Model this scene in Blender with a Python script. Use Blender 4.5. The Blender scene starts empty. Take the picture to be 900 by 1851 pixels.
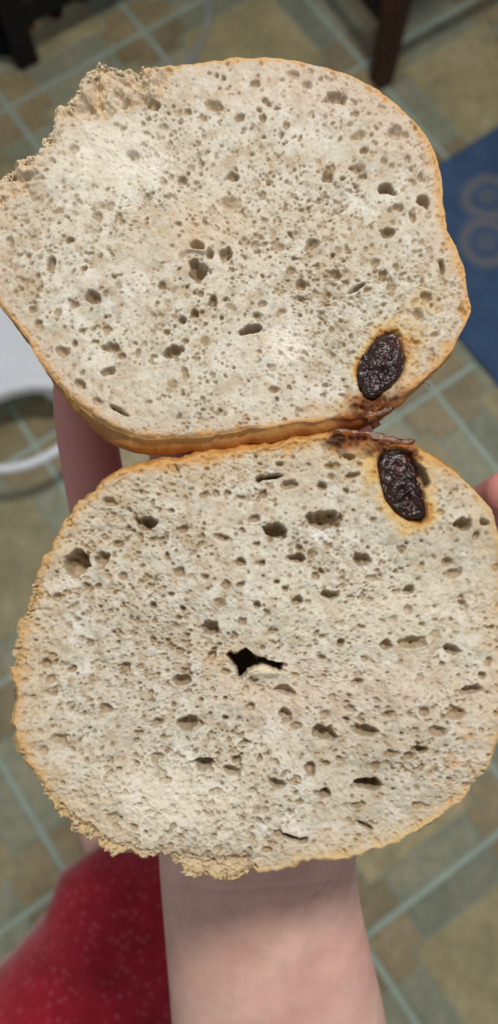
import bpy, math, random
import numpy as np
from mathutils import Vector, Matrix

# ------------------------------------------------------------------ camera, light, exposure
rng = np.random.RandomState(7)
random.seed(7)
sc = bpy.context.scene
COL = sc.collection
CAM_H = 1.23
F, CX, CY = 1398.0, 450.0, 925.5
PITCH, ROLL, YAW = 1.32474643, -0.0249146, 0.58099277
S = 0.24737948 * CAM_H                                   # side of one floor tile unit
OU, OV = 1.80668222, -3.8295042
D = np.array([0, math.cos(PITCH), -math.sin(PITCH)])
_r = np.array([1.0, 0, 0]); _u = np.cross(_r, D)
RX = math.cos(ROLL) * _r + math.sin(ROLL) * _u
UP = -math.sin(ROLL) * _r + math.cos(ROLL) * _u
CAM = np.array([0, 0, CAM_H])

cam_data = bpy.data.cameras.new('camera')
cam = bpy.data.objects.new('camera', cam_data); COL.objects.link(cam)
M = Matrix(((RX[0], UP[0], -D[0], 0), (RX[1], UP[1], -D[1], 0), (RX[2], UP[2], -D[2], CAM_H), (0, 0, 0, 1)))
cam.matrix_world = M
cam_data.sensor_fit = 'VERTICAL'; cam_data.sensor_height = 34.4
cam_data.lens = 34.4 / 2 / (925.5 / F)
cam_data.clip_start = 0.01; cam_data.clip_end = 60
cam_data.dof.use_dof = True; cam_data.dof.focus_distance = 0.186; cam_data.dof.aperture_fstop = 11.0
sc.camera = cam
world = bpy.data.worlds.new('World'); sc.world = world; world.use_nodes = True
bg = world.node_tree.nodes['Background']
bg.inputs[0].default_value = (0.95, 0.975, 1.0, 1); bg.inputs[1].default_value = 0.31
def lamp(name, loc, target, size, power, col):
    l = bpy.data.lights.new(name, 'AREA'); l.shape = 'DISK'; l.size = size; l.energy = power; l.color = col
    o = bpy.data.objects.new(name, l); COL.objects.link(o); o.location = loc
    o.rotation_euler = (Vector(target) - Vector(loc)).to_track_quat('-Z', 'Y').to_euler()
    return o
lamp('ceiling_lamp', (0.26, 0.62, 2.48), (0, 0, 1.0), 0.24, 24.5, (1.0, 0.95, 0.88))
sc.view_settings.view_transform = 'Standard'; sc.view_settings.look = 'None'
sc.view_settings.exposure = 0.0; sc.view_settings.gamma = 1.0

# ------------------------------------------------------------------ helpers
def ray(x, y):
    return D + RX * ((x - CX) / F) + UP * ((CY - y) / F)
def at(x, y, depth):                                     # a point at a distance along the view axis
    return CAM + ray(x, y) * depth
def at_z(x, y, z):                                       # a point at a height above the floor
    w = ray(x, y); return CAM + w * ((z - CAM_H) / w[2])
CU, SU = math.cos(YAW), math.sin(YAW)
UA = np.array([CU, SU, 0]); VA = np.array([SU, -CU, 0])
def fl(u, v, z=0.0):
    return UA * (S * (u + OU)) + VA * (S * (v + OV)) + np.array([0, 0, z])
def inv_fl(x, y, z=0.0):
    P = at_z(x, y, z); return P @ UA / S - OU, P @ VA / S - OV

def tag(o, label=None, cat=None, group=None, kind=None):
    for k, v in (('label', label), ('category', cat), ('group', group), ('kind', kind)):
        if v: o[k] = v
    return o
def empty(name, loc):
    o = bpy.data.objects.new(name, None); COL.objects.link(o); o.location = tuple(loc)
    o.empty_display_size = 0.02
    return o
def link(name, me, mat, parent=None, loc=None):
    o = bpy.data.objects.new(name, me); COL.objects.link(o)
    if mat is not None and not me.materials: me.materials.append(mat)
    if loc is not None: o.location = tuple(loc)
    if parent is not None: o.parent = parent
    return o
def mesh_np(name, verts, faces, smooth=True, base=(0, 0, 0), colors=None):
    """faces: (n,4) or (n,3) int array, or python list"""
    me = bpy.data.meshes.new(name)
    v = np.asarray(verts, dtype=np.float64) - np.asarray(base)
    if isinstance(faces, np.ndarray):
        n, k = faces.shape
        me.vertices.add(len(v)); me.vertices.foreach_set('co', v.astype(np.float32).ravel())
        me.loops.add(n * k); me.loops.foreach_set('vertex_index', faces.astype(np.int32).ravel())
        me.polygons.add(n); me.polygons.foreach_set('loop_start', np.arange(0, n * k, k, dtype=np.int32))
        me.polygons.foreach_set('loop_total', np.full(n, k, dtype=np.int32))
        me.update(calc_edges=True)
    else:
        me.from_pydata([tuple(p) for p in v], [], faces); me.update()
    me.polygons.foreach_set('use_smooth', np.full(len(me.polygons), smooth, dtype=bool))
    if colors is not None:
        a = me.color_attributes.new('tint', 'FLOAT_COLOR', 'POINT')
        c = np.ones((len(v), 4), dtype=np.float32); c[:, :3] = colors
        a.data.foreach_set('color', c.ravel())
    me.validate()
    return me
def srgb(r, g, b):
    f = lambda c: (c / 255) / 12.92 if c <= 10 else (((c / 255) + 0.055) / 1.055) ** 2.4
    return np.array([f(r), f(g), f(b)])

# ---- node helpers
def new_mat(name):
    m = bpy.data.materials.new(name); m.use_nodes = True
    nt = m.node_tree; return m, nt, nt.nodes['Principled BSDF']
def N(nt, typ, **kw):
    n = nt.nodes.new(typ)
    for k, v in kw.items():
        if k in n.inputs: n.inputs[k].default_value = v
        else: setattr(n, k, v)
    return n
def noise(nt, scale, detail=6, rough=0.6, vec=None, dist=0.0):
    n = N(nt, 'ShaderNodeTexNoise'); n.inputs['Scale'].default_value = scale
    n.inputs['Detail'].default_value = detail; n.inputs['Roughness'].default_value = rough
    n.inputs['Distortion'].default_value = dist
    if vec is not None: nt.links.new(vec, n.inputs['Vector'])
    return n
def ramp(nt, src, stops):
    r = N(nt, 'ShaderNodeValToRGB'); nt.links.new(src, r.inputs[0])
    e = r.color_ramp.elements
    while len(e) < len(stops): e.new(0.5)
    for el, (p, c) in zip(e, stops):
        el.position = p; el.color = (*c, 1) if len(c) == 3 else c
    return r
def mixc(nt, fac, a, b, mode='MIX'):
    m = N(nt, 'ShaderNodeMix', data_type='RGBA', blend_type=mode)
    for i, s in ((0, fac), (6, a), (7, b)):
        if hasattr(s, 'is_output') or isinstance(s, bpy.types.NodeSocket): nt.links.new(s, m.inputs[i])
        else: m.inputs[i].default_value = s if not isinstance(s, (tuple, list, np.ndarray)) else (*s, 1)
    return m.outputs[2]
def bump(nt, src, strength, dist, bsdf, prev=None):
    b = N(nt, 'ShaderNodeBump'); b.inputs['Strength'].default_value = strength; b.inputs['Distance'].default_value = dist
    nt.links.new(src, b.inputs['Height'])
    if prev is not None: nt.links.new(prev, b.inputs['Normal'])
    nt.links.new(b.outputs[0], bsdf.inputs['Normal'])
    return b.outputs[0]
def objco(nt):
    return N(nt, 'ShaderNodeTexCoord').outputs['Object']

def simple_mat(name, c0, c1, scale, rough, bstr=0.2, bdist=0.001, spec=0.5, detail=6):
    m, nt, b = new_mat(name); co = objco(nt)
    n = noise(nt, scale, detail, 0.6, co)
    r = ramp(nt, n.outputs[0], [(0.3, tuple(c0)), (0.7, tuple(c1))])
    nt.links.new(r.outputs[0], b.inputs['Base Color'])
    b.inputs['Roughness'].default_value = rough; b.inputs['Specular IOR Level'].default_value = spec
    if bstr: bump(nt, noise(nt, scale * 6, 4, 0.6, co).outputs[0], bstr, bdist, b)
    return m

# ------------------------------------------------------------------ floor
m_grout, nt, b = new_mat('grout_mint'); co = objco(nt)
r = ramp(nt, noise(nt, 14, 6, 0.6, co).outputs[0], [(0.3, tuple(srgb(148, 166, 154))), (0.7, tuple(srgb(168, 184, 171)))])
nt.links.new(r.outputs[0], b.inputs['Base Color']); b.inputs['Roughness'].default_value = 0.55

def tile_mat(name, a, bcol, ccol, sc1):
    m, nt, b = new_mat(name)
    co = N(nt, 'ShaderNodeNewGeometry').outputs['Position']
    inf = N(nt, 'ShaderNodeObjectInfo')
    n1 = noise(nt, sc1, 7, 0.62, co, 0.4)
    r1 = ramp(nt, n1.outputs[0], [(0.28, tuple(a)), (0.5, tuple(bcol)), (0.72, tuple(ccol))])
    n2 = noise(nt, sc1 * 5, 6, 0.7, co, 0.2)
    r2 = ramp(nt, n2.outputs[0], [(0.3, (0.72, 0.74, 0.72)), (0.7, (1.18, 1.16, 1.1))])
    c = mixc(nt, 1.0, r1.outputs[0], r2.outputs[0], 'MULTIPLY')
    hr = ramp(nt, inf.outputs['Random'], [(0.0, (0.84, 0.86, 0.86)), (1.0, (1.12, 1.1, 1.04))])
    c = mixc(nt, 1.0, c, hr.outputs[0], 'MULTIPLY')
    nt.links.new(c, b.inputs['Base Color'])
    b.inputs['Roughness'].default_value = 0.42; b.inputs['Specular IOR Level'].default_value = 0.4
    bump(nt, n2.outputs[0], 0.35, 0.002, b)
    return m
m_tan = tile_mat('tile_tan', srgb(136, 131, 106), srgb(163, 153, 121), srgb(180, 168, 140), 9)
m_green = tile_mat('tile_slate', srgb(132, 134, 118), srgb(146, 149, 132), srgb(166, 156, 138), 11)
m_brown = tile_mat('tile_brown', srgb(132, 120, 94), srgb(150, 137, 110), srgb(162, 149, 126), 12)

floor_me = mesh_np('floor', [fl(-14, -14), fl(16, -14), fl(16, 18), fl(-14, 18)], [(0, 3, 2, 1)], False)
floor = link('floor', floor_me, m_grout); tag(floor, kind='structure')
TH = 0.003
def prism(poly, bev=0.0022):
    """poly in unit cell coordinates, returned as verts (metres) and faces: a thin tile with a bevelled rim"""
    P = np.array(poly, float) * S
    n = len(P); c = P.mean(0)
    # inset for the bevel along bisectors
    ins = []
    for i in range(n):
        a = P[i] - P[i - 1]; bb = P[(i + 1) % n] - P[i]
        a /= np.linalg.norm(a); bb /= np.linalg.norm(bb)
        na = np.array([-a[1], a[0]]); nb = np.array([-bb[1], bb[0]])
        k = (na + nb); k = k / max(0.3, (1 + na @ nb))
        ins.append(P[i] + k * bev)
    ins = np.array(ins)
    V = [(UA * p[0] + VA * p[1]) + np.array([0, 0, 0.0003]) for p in P] + \
        [(UA * p[0] + VA * p[1]) + np.array([0, 0, TH]) for p in ins]
    Fc = [(i, i + n, (i + 1) % n + n, (i + 1) % n) for i in range(n)]
    Fc.append(tuple(range(2 * n - 1, n - 1, -1)))
    return V, Fc
g, h = 0.016, 0.0035                                     # half widths of wide and thin joints
B, LN = 0.17, 0.25
def wob(p, a=0.006):
    return p
shapes = {}
def rot(poly, k):
    out = []
    for (x, y) in poly:
        x -= .5; y -= .5
        for _ in range(k): x, y = -y, x
        out.append((x + .5, y + .5))
    return out
Lp = [(g, g), (LN - h, g), (LN - h, B - h), (B - h, B - h), (B - h, LN - h), (g, LN - h)]
St = [(LN + h, g), (1 - LN - h, g), (1 - LN - h, B - h), (LN + h, B - h)]
Bg = [(B + h, B + h), (1 - B - h, B + h), (1 - B - h, 1 - B - h), (B + h, 1 - B - h)]
for k in range(4):
    shapes['corner%d' % k] = (prism(rot(Lp, k)), m_brown)
    shapes['strip%d' % k] = (prism(rot(St, k)), m_green)
shapes['big'] = (prism(Bg), m_tan)
tile_me = {}
for k, ((V, Fc), m) in shapes.items():
    me = mesh_np('tile', V, Fc, False); me.materials.append(m); tile_me[k] = me
def shows(u, v, pad=30):
    P = fl(u, v) - CAM; z = P @ D
    x = CX + F * (P @ RX) / z; y = CY - F * (P @ UP) / z
    if not (-pad < x < 900 + pad and -pad < y < 1851 + pad): return False
    # behind the bread and the arm nothing of the floor shows
    if ((x - 425) / 380) ** 2 + ((y - 450) / 300) ** 2 < 1: return False
    if ((x - 465) / 400) ** 2 + ((y - 1190) / 355) ** 2 < 1: return False
    return True
cent = {'big': (.5, .5)}
for k in range(4):
    cent['corner%d' % k] = tuple(np.mean(rot(Lp, k), 0)); cent['strip%d' % k] = tuple(np.mean(rot(St, k), 0))
rest_v = {m_brown.name: [[], []], m_green.name: [[], []], m_tan.name: [[], []]}
count = 0
for cu in range(-9, 9):
    for cv in range(-7, 12):
        for k in shapes:
            du, dv = cent[k]
            pts = [(du, dv)] if k != 'big' else [(a, b_) for a in (.2, .5, .8) for b_ in (.2, .5, .8)]
            if any(shows(cu + a, cv + b_) for a, b_ in pts):
                o = bpy.data.objects.new('tile', tile_me[k]); COL.objects.link(o)
                o.location = tuple(fl(cu, cv)); o.parent = floor; count += 1
            else:
                (V, Fc), m = shapes[k]
                R_ = rest_v[m.name]; n0 = len(R_[0]); off = fl(cu, cv)
                R_[0] += [p + off for p in V]; R_[1] += [tuple(i + n0 for i in f_) for f_ in Fc]
print('tiles in view', count)
for nm, (V, Fc) in rest_v.items():
    o = link('tiles_beyond', mesh_np('tiles_beyond', V, Fc, False), bpy.data.materials[nm], floor); tag(o, kind='stuff')

# ------------------------------------------------------------------ rug
m_rug, nt, b = new_mat('rug_blue'); co = objco(nt)
# scroll rings: repeated pairs of concentric rings in metres
sep = N(nt, 'ShaderNodeSeparateXYZ'); 
wn = noise(nt, 9, 3, 0.5, co)
wv = N(nt, 'ShaderNodeVectorMath', operation='MULTIPLY_ADD'); nt.links.new(wn.outputs['Color'], wv.inputs[0])
wv.inputs[1].default_value = (0.02, 0.02, 0); nt.links.new(co, wv.inputs[2]); nt.links.new(wv.outputs[0], sep.inputs[0])
def mth(op, a, b_=None, c_=None):
    n = N(nt, 'ShaderNodeMath', operation=op)
    for i, s in enumerate((a, b_, c_)):
        if s is None: continue
        if isinstance(s, (int, float)): n.inputs[i].default_value = s
        else: nt.links.new(s, n.inputs[i])
    return n.outputs[0]
PX, PY = 0.36, 0.094
def wrap(v, per, off): return mth('SUBTRACT', mth('FLOORED_MODULO', mth('ADD', v, off + per / 2), per), per / 2)
dx = wrap(sep.outputs[0], PX, 0.0); dy = wrap(mth('SUBTRACT', mth('ABSOLUTE', wrap(mth('SUBTRACT', sep.outputs[1], .046), .42, 0.0)), .046), 9.0, 0.0)
wob2 = noise(nt, 30, 3, 0.6, co)
dist = mth('SQRT', mth('ADD', mth('MULTIPLY', dx, dx), mth('MULTIPLY', dy, dy)))
def ringm(r0, w): return mth('SUBTRACT', 1.0, mth('SMOOTH_MIN', mth('DIVIDE', mth('ABSOLUTE', mth('SUBTRACT', dist, r0)), w), 1.0, 0.2))
mask = mth('MAXIMUM', ringm(0.040, 0.016), mth('MULTIPLY', ringm(0.010, 0.014), 0.7))
mask = mth('MULTIPLY', mask, mth('MINIMUM', mth('MULTIPLY', wob2.outputs[0], 2.1), 1.0))
mask = mth('MULTIPLY', mth('MINIMUM', mth('MULTIPLY', mask, 1.1), 1.0), .8)
pile = noise(nt, 260, 4, 0.7, co)
bl = ramp(nt, noise(nt, 18, 5, 0.6, co).outputs[0], [(0.3, tuple(srgb(58, 80, 110))), (0.7, tuple(srgb(74, 98, 132)))])
c = mixc(nt, mask, bl.outputs[0], srgb(122, 120, 118))
c = mixc(nt, 0.5, c, ramp(nt, pile.outputs[0], [(0.3, (0.7, 0.7, 0.7)), (0.7, (1.3, 1.3, 1.3))]).outputs[0], 'MULTIPLY')
nt.links.new(c, b.inputs['Base Color']); b.inputs['Roughness'].default_value = 0.95; b.inputs['Specular IOR Level'].default_value = 0.1
bump(nt, pile.outputs[0], 0.6, 0.003, b)
# built in its own frame: origin on the first ring, y towards the second
q1 = fl(*inv_fl(868, 372)); q2 = fl(*inv_fl(864, 455))
ey = (q2 - q1) / np.linalg.norm(q2 - q1); ex = np.array([ey[1], -ey[0], 0])
corn = [fl(.3, 1.86), fl(4.6, 1.86), fl(4.6, 3.9 + 1.0), fl(.3, 3.9 + 1.0)]
loc2 = [((p - q1) @ ex, (p - q1) @ ey) for p in corn]
def rounded(poly, r, n=6):
    out = []
    P = [np.array(p) for p in poly]
    for i in range(len(P)):
        a = P[i - 1] - P[i]; c_ = P[(i + 1) % len(P)] - P[i]
        p0 = P[i] + a / np.linalg.norm(a) * r; p1 = P[i] + c_ / np.linalg.norm(c_) * r
        for t in np.linspace(0, 1, n): out.append((1 - t) ** 2 * p0 + 2 * t * (1 - t) * P[i] + t * t * p1)
    return out
def slab(poly2, z0, z1, bev):
    n = len(poly2); P = np.array(poly2); c_ = P.mean(0)
    rings = []
    for (z, s) in ((z0, 0), (z1 - bev, 0), (z1 - bev * .3, bev * .5), (z1, bev * 1.3)):
        d_ = P - c_; L = np.linalg.norm(d_, axis=1, keepdims=True)
        q = c_ + d_ * (1 - s / L)
        rings.append(np.c_[q, np.full(n, z)])
    V = np.vstack(rings); Fc = []
    for k in range(len(rings) - 1):
        for i in range(n): Fc.append((k * n + i, k * n + (i + 1) % n, (k + 1) * n + (i + 1) % n, (k + 1) * n + i))
    Fc.append(tuple(range((len(rings) - 1) * n, len(rings) * n))); Fc.append(tuple(range(n - 1, -1, -1)))
    return V, Fc
def fix_normals(me):
    import bmesh
    bm = bmesh.new(); bm.from_mesh(me); bmesh.ops.recalc_face_normals(bm, faces=bm.faces); bm.to_mesh(me); bm.free()
V, Fc = slab(rounded(loc2, 0.03), 0.0, 0.009, 0.004)
me = mesh_np('rug', V, Fc, False); fix_normals(me)
rug = link('rug', me, m_rug)
rug.matrix_world = Matrix(((ex[0], ey[0], 0, q1[0]), (ex[1], ey[1], 0, q1[1]), (0, 0, -1 if False else 1, 0.0035), (0, 0, 0, 1)))
tag(rug, 'blue woven rug with beige concentric ring scrolls lying on the tiles', 'rug')

# ------------------------------------------------------------------ furniture on the floor
def box_between(name, a, b_, w, t, mat, parent, base, up=(0, 0, 1), w2=None, bev=0.003):
    """a bar from a to b with section w x t, ends may differ"""
    a = np.array(a, float); b_ = np.array(b_, float); d_ = (b_ - a); L = np.linalg.norm(d_); d_ /= L
    s_ = np.cross(d_, np.array(up, float)); 
    if np.linalg.norm(s_) < 1e-4: s_ = UA.copy()
    s_ /= np.linalg.norm(s_); t_ = np.cross(s_, d_)
    w2 = w2 or w; V = []
    secs = ((0, w - 2 * bev, t - 2 * bev), (bev, w, t), (L - bev, w2, t * w2 / w), (L, w2 - 2 * bev, t * w2 / w - 2 * bev))
    for (l, ww, tt) in secs:
        c_ = a + d_ * l
        cb = min(bev, ww * .2)
        for (x, y) in ((-ww/2+cb, -tt/2), (ww/2-cb, -tt/2), (ww/2, -tt/2+cb), (ww/2, tt/2-cb), (ww/2-cb, tt/2), (-ww/2+cb, tt/2), (-ww/2, tt/2-cb), (-ww/2, -tt/2+cb)):
            V.append(c_ + s_ * x + t_ * y)
    Fc = []
    for k in range(3):
        for i in range(8): Fc.append((k*8+i, k*8+(i+1) % 8, (k+1)*8+(i+1) % 8, (k+1)*8+i))
    Fc.append(tuple(range(7, -1, -1))); Fc.append(tuple(range(24, 32)))
    me = mesh_np(name, V, Fc, False, base); fix_normals(me)
    return link(name, me, mat, parent)
m_wood, nt, b = new_mat('dark_walnut'); co = objco(nt)
mp = N(nt, 'ShaderNodeMapping'); nt.links.new(co, mp.inputs[0]); mp.inputs['Scale'].default_value = (40, 40, 4)
n1 = noise(nt, 1.6, 6, 0.6, mp.outputs[0], 0.6)
r = ramp(nt, n1.outputs[0], [(0.3, tuple(srgb(42, 24, 16))), (0.7, tuple(srgb(78, 46, 32)))])
nt.links.new(r.outputs[0], b.inputs['Base Color']); b.inputs['Roughness'].default_value = 0.5
b.inputs['Specular IOR Level'].default_value = 0.3
m_black = simple_mat('black_painted_wood', (0.004, 0.004, 0.005), (0.010, 0.009, 0.009), 30, 0.55, 0.2, 0.001, 0.25)
m_dkwood = simple_mat('near_black_wood', srgb(22, 18, 15), srgb(34, 28, 23), 30, 0.6, 0.1, 0.001, 0.2)

def chair(l1, l2, l3, l4, label, w=0.044):
    """four floor points of the legs; seat and back above"""
    base = (l1 + l2 + l3 + l4) / 4
    e = empty('wooden_chair', base); tag(e, label, 'chair', 'wooden chairs standing around the kitchen floor')
    cen = base.copy()
    tops = []
    for p in (l1, l2, l3, l4):
        d_ = (cen - p); top = p + d_ * 0.08 + np.array([0, 0, 0.44]); tops.append(top)
        box_between('leg', p + np.array([0, 0, .0035]), top, w * .8, w * .8, m_wood, e, base, up=tuple(UA), w2=w * 1.05)
    for a, c_, z in ((0, 1, .12), (1, 2, .17), (2, 3, .12), (3, 0, .17)):
        P = [l1, l2, l3, l4]
        pa = P[a] + (tops[a] - P[a]) * z / .44; pb = P[c_] + (tops[c_] - P[c_]) * z / .44
        box_between('stretcher', pa, pb, 0.02, 0.026, m_dkwood, e, base)
    q = [cen + (p - cen) * 1.08 + np.array([0, 0, .45]) for p in (l1, l2, l3, l4)]
    zc = .45
    pol = [np.array([x[0], x[1]]) for x in q]
    V, Fc = slab(rounded(pol, 0.03), zc - .0, zc + .028, .006)
    me = mesh_np('seat', V, Fc, False, base); fix_normals(me); link('seat', me, m_wood, e)
    for k in (2, 3):
        p0 = tops[k] + np.array([0, 0, .02]); out = (tops[k] - cen); out[2] = 0; out /= np.linalg.norm(out)
        box_between('back_post', p0, p0 + np.array([0, 0, .46]) + out * .03, w * .8, w * .7, m_wood, e, base, up=tuple(UA))
    pa = tops[2] + np.array([0, 0, .4]); pb = tops[3] + np.array([0, 0, .4])
    box_between('back_rail', pa, pb, .02, .07, m_wood, e, base)
    return e
la = fl(1.0, 1.17); lb = fl(1.10, -0.15); 
lc = fl(2.4, -0.05); ld = fl(2.3, 1.22)
# leg a is the near corner whose foot hides behind the bread
chair(la, lb, lc, ld, 'dark brown wooden chair whose front leg stands just behind the upper bagel half')
c1 = fl(*inv_fl(899, 92)) + UA * .03
chair(c1, c1 + UA * .40 - VA * .06 + VA*.0, c1 + UA * .42 + VA * .34, c1 + UA * .02 + VA * .34 + UA * .05,
      'dark brown chair with only a leg edge showing at the right border')

# black bench with cloth, top left
bx0 = fl(-0.735, -0.24)
be = empty('bench', bx0); tag(be, 'black wooden bench draped with navy and red cloth in the top left corner', 'bench')
box_between('leg', bx0 + np.array([0, 0, .0035]), bx0 + np.array([0, 0, .40]), .044, .044, m_black, be, bx0, up=tuple(VA))
l2 = bx0 + UA * 0.52
box_between('leg', l2 + np.array([0, 0, .0035]), l2 + np.array([0, 0, .40]), .044, .044, m_black, be, bx0, up=tuple(VA))
for q in (bx0 - VA * .42, l2 - VA * .42):
    box_between('leg', q + np.array([0, 0, .0035]), q + np.array([0, 0, .40]), .044, .044, m_black, be, bx0, up=tuple(VA))
box_between('rail', bx0 + np.array([0, 0, .10]), l2 + np.array([0, 0, .10]), .03, .05, m_black, be, bx0)
box_between('rail', bx0 + np.array([0, 0, .36]), l2 + np.array([0, 0, .36]), .03, .06, m_black, be, bx0)
pol = [np.array([p[0], p[1]]) for p in (bx0 - UA*.04 + VA*.03, l2 + UA*.04 + VA*.03, l2 + UA*.04 - VA*.46, bx0 - UA*.04 - VA*.46)]
V, Fc = slab(rounded(pol, .01), .40, .43, .005); me = mesh_np('bench_top', V, Fc, False, bx0); fix_normals(me); link('bench_top', me, m_black, be)
m_cloth, nt, b = new_mat('navy_red_cloth'); co = objco(nt)
n1 = noise(nt, 13, 2, 0.5, co)
r = ramp(nt, n1.outputs[0], [(0.40, tuple(srgb(12, 20, 28))), (0.56, tuple(srgb(18, 22, 30))), (0.64, tuple(srgb(150, 18, 26)))])
nt.links.new(r.outputs[0], b.inputs['Base Color']); b.inputs['Roughness'].default_value = 0.95
b.inputs['Specular IOR Level'].default_value = 0.1
# hanging cloth: a folded curtain, between the legs
nU, nZ = 70, 24; V = []
for j in range(nZ + 1):
    for i in range(nU + 1):
        s_ = i / nU; z = .41 - j / nZ * .385
        wv_ = .012 * math.sin(s_ * 46 + 1.3 * math.sin(s_ * 9)) * (0.35 + j / nZ) + .006 * math.sin(s_ * 17 + j * .2)
        V.append(bx0 + UA * (.03 + s_ * .46) + VA * (-.045 + wv_) + np.array([0, 0, z]))
Fc = np.array([[j*(nU+1)+i, j*(nU+1)+i+1, (j+1)*(nU+1)+i+1, (j+1)*(nU+1)+i] for j in range(nZ) for i in range(nU)])
o = link('cloth', mesh_np('cloth', V, Fc, True, bx0), m_cloth, be)
sm = o.modifiers.new('solid', 'SOLIDIFY'); sm.thickness = .003
# a second fold of cloth hanging beyond the leg on the far side
V2 = [np.array(p) - UA * .50 + VA * .02 for p in V]
o = link('cloth', mesh_np('cloth', V2, Fc, True, bx0), m_cloth, be)
sm = o.modifiers.new('solid', 'SOLIDIFY'); sm.thickness = .003

# white cord
def tube(name, pts, rad, mat, nseg=10, parent=None, base=(0, 0, 0), closed=False):
    P = np.array(pts, float); n = len(P); V = []
    for i in range(n):
        t = P[(i + 1) % n if closed else min(i + 1, n - 1)] - P[(i - 1) if closed else max(i - 1, 0)]; t /= np.linalg.norm(t)
        a = np.cross(t, [0, 0, 1.0])
        if np.linalg.norm(a) < 1e-3: a = np.cross(t, [0, 1.0, 0])
        a /= np.linalg.norm(a); b2 = np.cross(a, t)
        rr = rad[i] if hasattr(rad, '__len__') else rad
        for k in range(nseg):
            th = 2 * math.pi * k / nseg; V.append(P[i] + (a * math.cos(th) + b2 * math.sin(th)) * rr)
    Fc = []
    for i in range(n if closed else n - 1):
        for k in range(nseg):
            Fc.append((i*nseg+k, i*nseg+(k+1) % nseg, ((i+1) % n)*nseg+(k+1) % nseg, ((i+1) % n)*nseg+k))
    if not closed: Fc += [tuple(range(nseg-1, -1, -1)), tuple(range((n-1)*nseg, n*nseg))]
    me = mesh_np(name, V, Fc, True, base); fix_normals(me)
    return link(name, me, mat, parent)
def spline(pts, n=10):
    P = [np.array(p, float) for p in pts]; P = [2*P[0]-P[1]] + P + [2*P[-1]-P[-2]]; out = []
    for i in range(1, len(P) - 2):
        for t in np.linspace(0, 1, n, endpoint=False):
            out.append(.5*((2*P[i]) + (-P[i-1]+P[i+1])*t + (2*P[i-1]-5*P[i]+4*P[i+1]-P[i+2])*t*t + (-P[i-1]+3*P[i]-3*P[i+1]+P[i+2])*t**3))
    out.append(P[-2]); return out
m_cord = simple_mat('cord_plastic', srgb(150, 152, 160), srgb(170, 172, 178), 40, 0.4, 0)
cp = [at_z(x, y, .0075) for x, y in ((372, -160), (374, -60), (377, 0), (375, 40), (364, 75), (344, 106), (310, 140), (260, 175), (235, 240), (260, 320))]
o = tube('power_cord', spline(cp), .0042, m_cord); tag(o, 'thin pale white cord curving over the floor tiles behind the bagel', 'cord')

# white plastic stool with a looped handle
m_white, nt, b = new_mat('white_plastic'); co = objco(nt)
r = ramp(nt, noise(nt, 12, 4, 0.5, co).outputs[0], [(0.3, tuple(srgb(226, 232, 240))), (0.7, tuple(srgb(234, 239, 246)))])
nt.links.new(r.outputs[0], b.inputs['Base Color']); b.inputs['Roughness'].default_value = 0.35
ZS = .11
sb = at_z(-60, 700, 0); sb[2] = 0
st = empty('plastic_stool', sb); tag(st, 'white plastic stool with an oval looped rim at the left edge', 'stool')
ell = []
for k in range(72):
    th = 2 * math.pi * k / 72; a, c_ = 124 * math.cos(th), 76 * math.sin(th)
    al = math.radians(-20); ell.append((34 + a * math.cos(al) - c_ * math.sin(al), 765 + a * math.sin(al) + c_ * math.cos(al)))
tube('handle', [at_z(x, y, ZS + .004) for x, y in ell], .0075, m_white, 12, st, sb, closed=True)
pol = [at_z(x, y, ZS)[:2] for x, y in ((-330, 760), (-60, 768), (-38, 742), (-8, 722), (22, 711), (58, 704), (95, 706), (130, 712), (180, 640), (150, 540), (60, 470), (-120, 430), (-330, 470))]
V, Fc = slab(rounded(pol, .008), ZS - .014, ZS + .010, .006); me = mesh_np('seat', V, Fc, False, sb); fix_normals(me); link('seat', me, m_white, st)
for x, y in ((-290, 720), (-290, 500), (110, 560), (60, 660)):
    p = at_z(x, y, ZS - .012); c_ = at_z(-100, 600, ZS); q = p + (p - c_) * .08; q[2] = .0035
    box_between('leg', q, p, .03, .03, m_white, st, sb, up=tuple(UA), w2=.036)

# ------------------------------------------------------------------ bagel halves
def fftnoise(h_, w_, sigma, seed, aniso=1.0):
    r_ = np.random.RandomState(seed).randn(h_, w_)
    fy = np.fft.fftfreq(h_)[:, None]; fx = np.fft.rfftfreq(w_)[None, :]
    g_ = np.exp(-2 * (math.pi ** 2) * (sigma ** 2) * ((fx * aniso) ** 2 + fy ** 2))
    n_ = np.fft.irfft2(np.fft.rfft2(r_) * g_, s=(h_, w_))
    return (n_ - n_.mean()) / n_.std()
def sstep(a, b_, x):
    t = np.clip((x - a) / (b_ - a), 0, 1); return t * t * (3 - 2 * t)
def in_poly(poly, X, Y):
    inside = np.zeros(X.shape, bool); n = len(poly)
    for i in range(n):
        x1, y1 = poly[i]; x2, y2 = poly[(i + 1) % n]
        if y1 == y2: continue
        c_ = ((y1 > Y) != (y2 > Y)) & (X < (x2 - x1) * (Y - y1) / (y2 - y1) + x1)
        inside ^= c_
    return inside
def seg_dist(pts, X, Y):
    d_ = np.full(X.shape, 1e9)
    for (x1, y1), (x2, y2) in zip(pts[:-1], pts[1:]):
        L2 = (x2-x1)**2 + (y2-y1)**2; t = np.clip(((X-x1)*(x2-x1)+(Y-y1)*(y2-y1))/L2, 0, 1)
        d_ = np.minimum(d_, np.hypot(X-x1-t*(x2-x1), Y-y1-t*(y2-y1)))
    return d_
def blur(A, s_):
    fy = np.fft.fftfreq(A.shape[0])[:, None]; fx = np.fft.rfftfreq(A.shape[1])[None, :]
    return np.fft.irfft2(np.fft.rfft2(A) * np.exp(-2 * (math.pi ** 2) * (s_ ** 2) * (fx ** 2 + fy ** 2)), s=A.shape)

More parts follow.
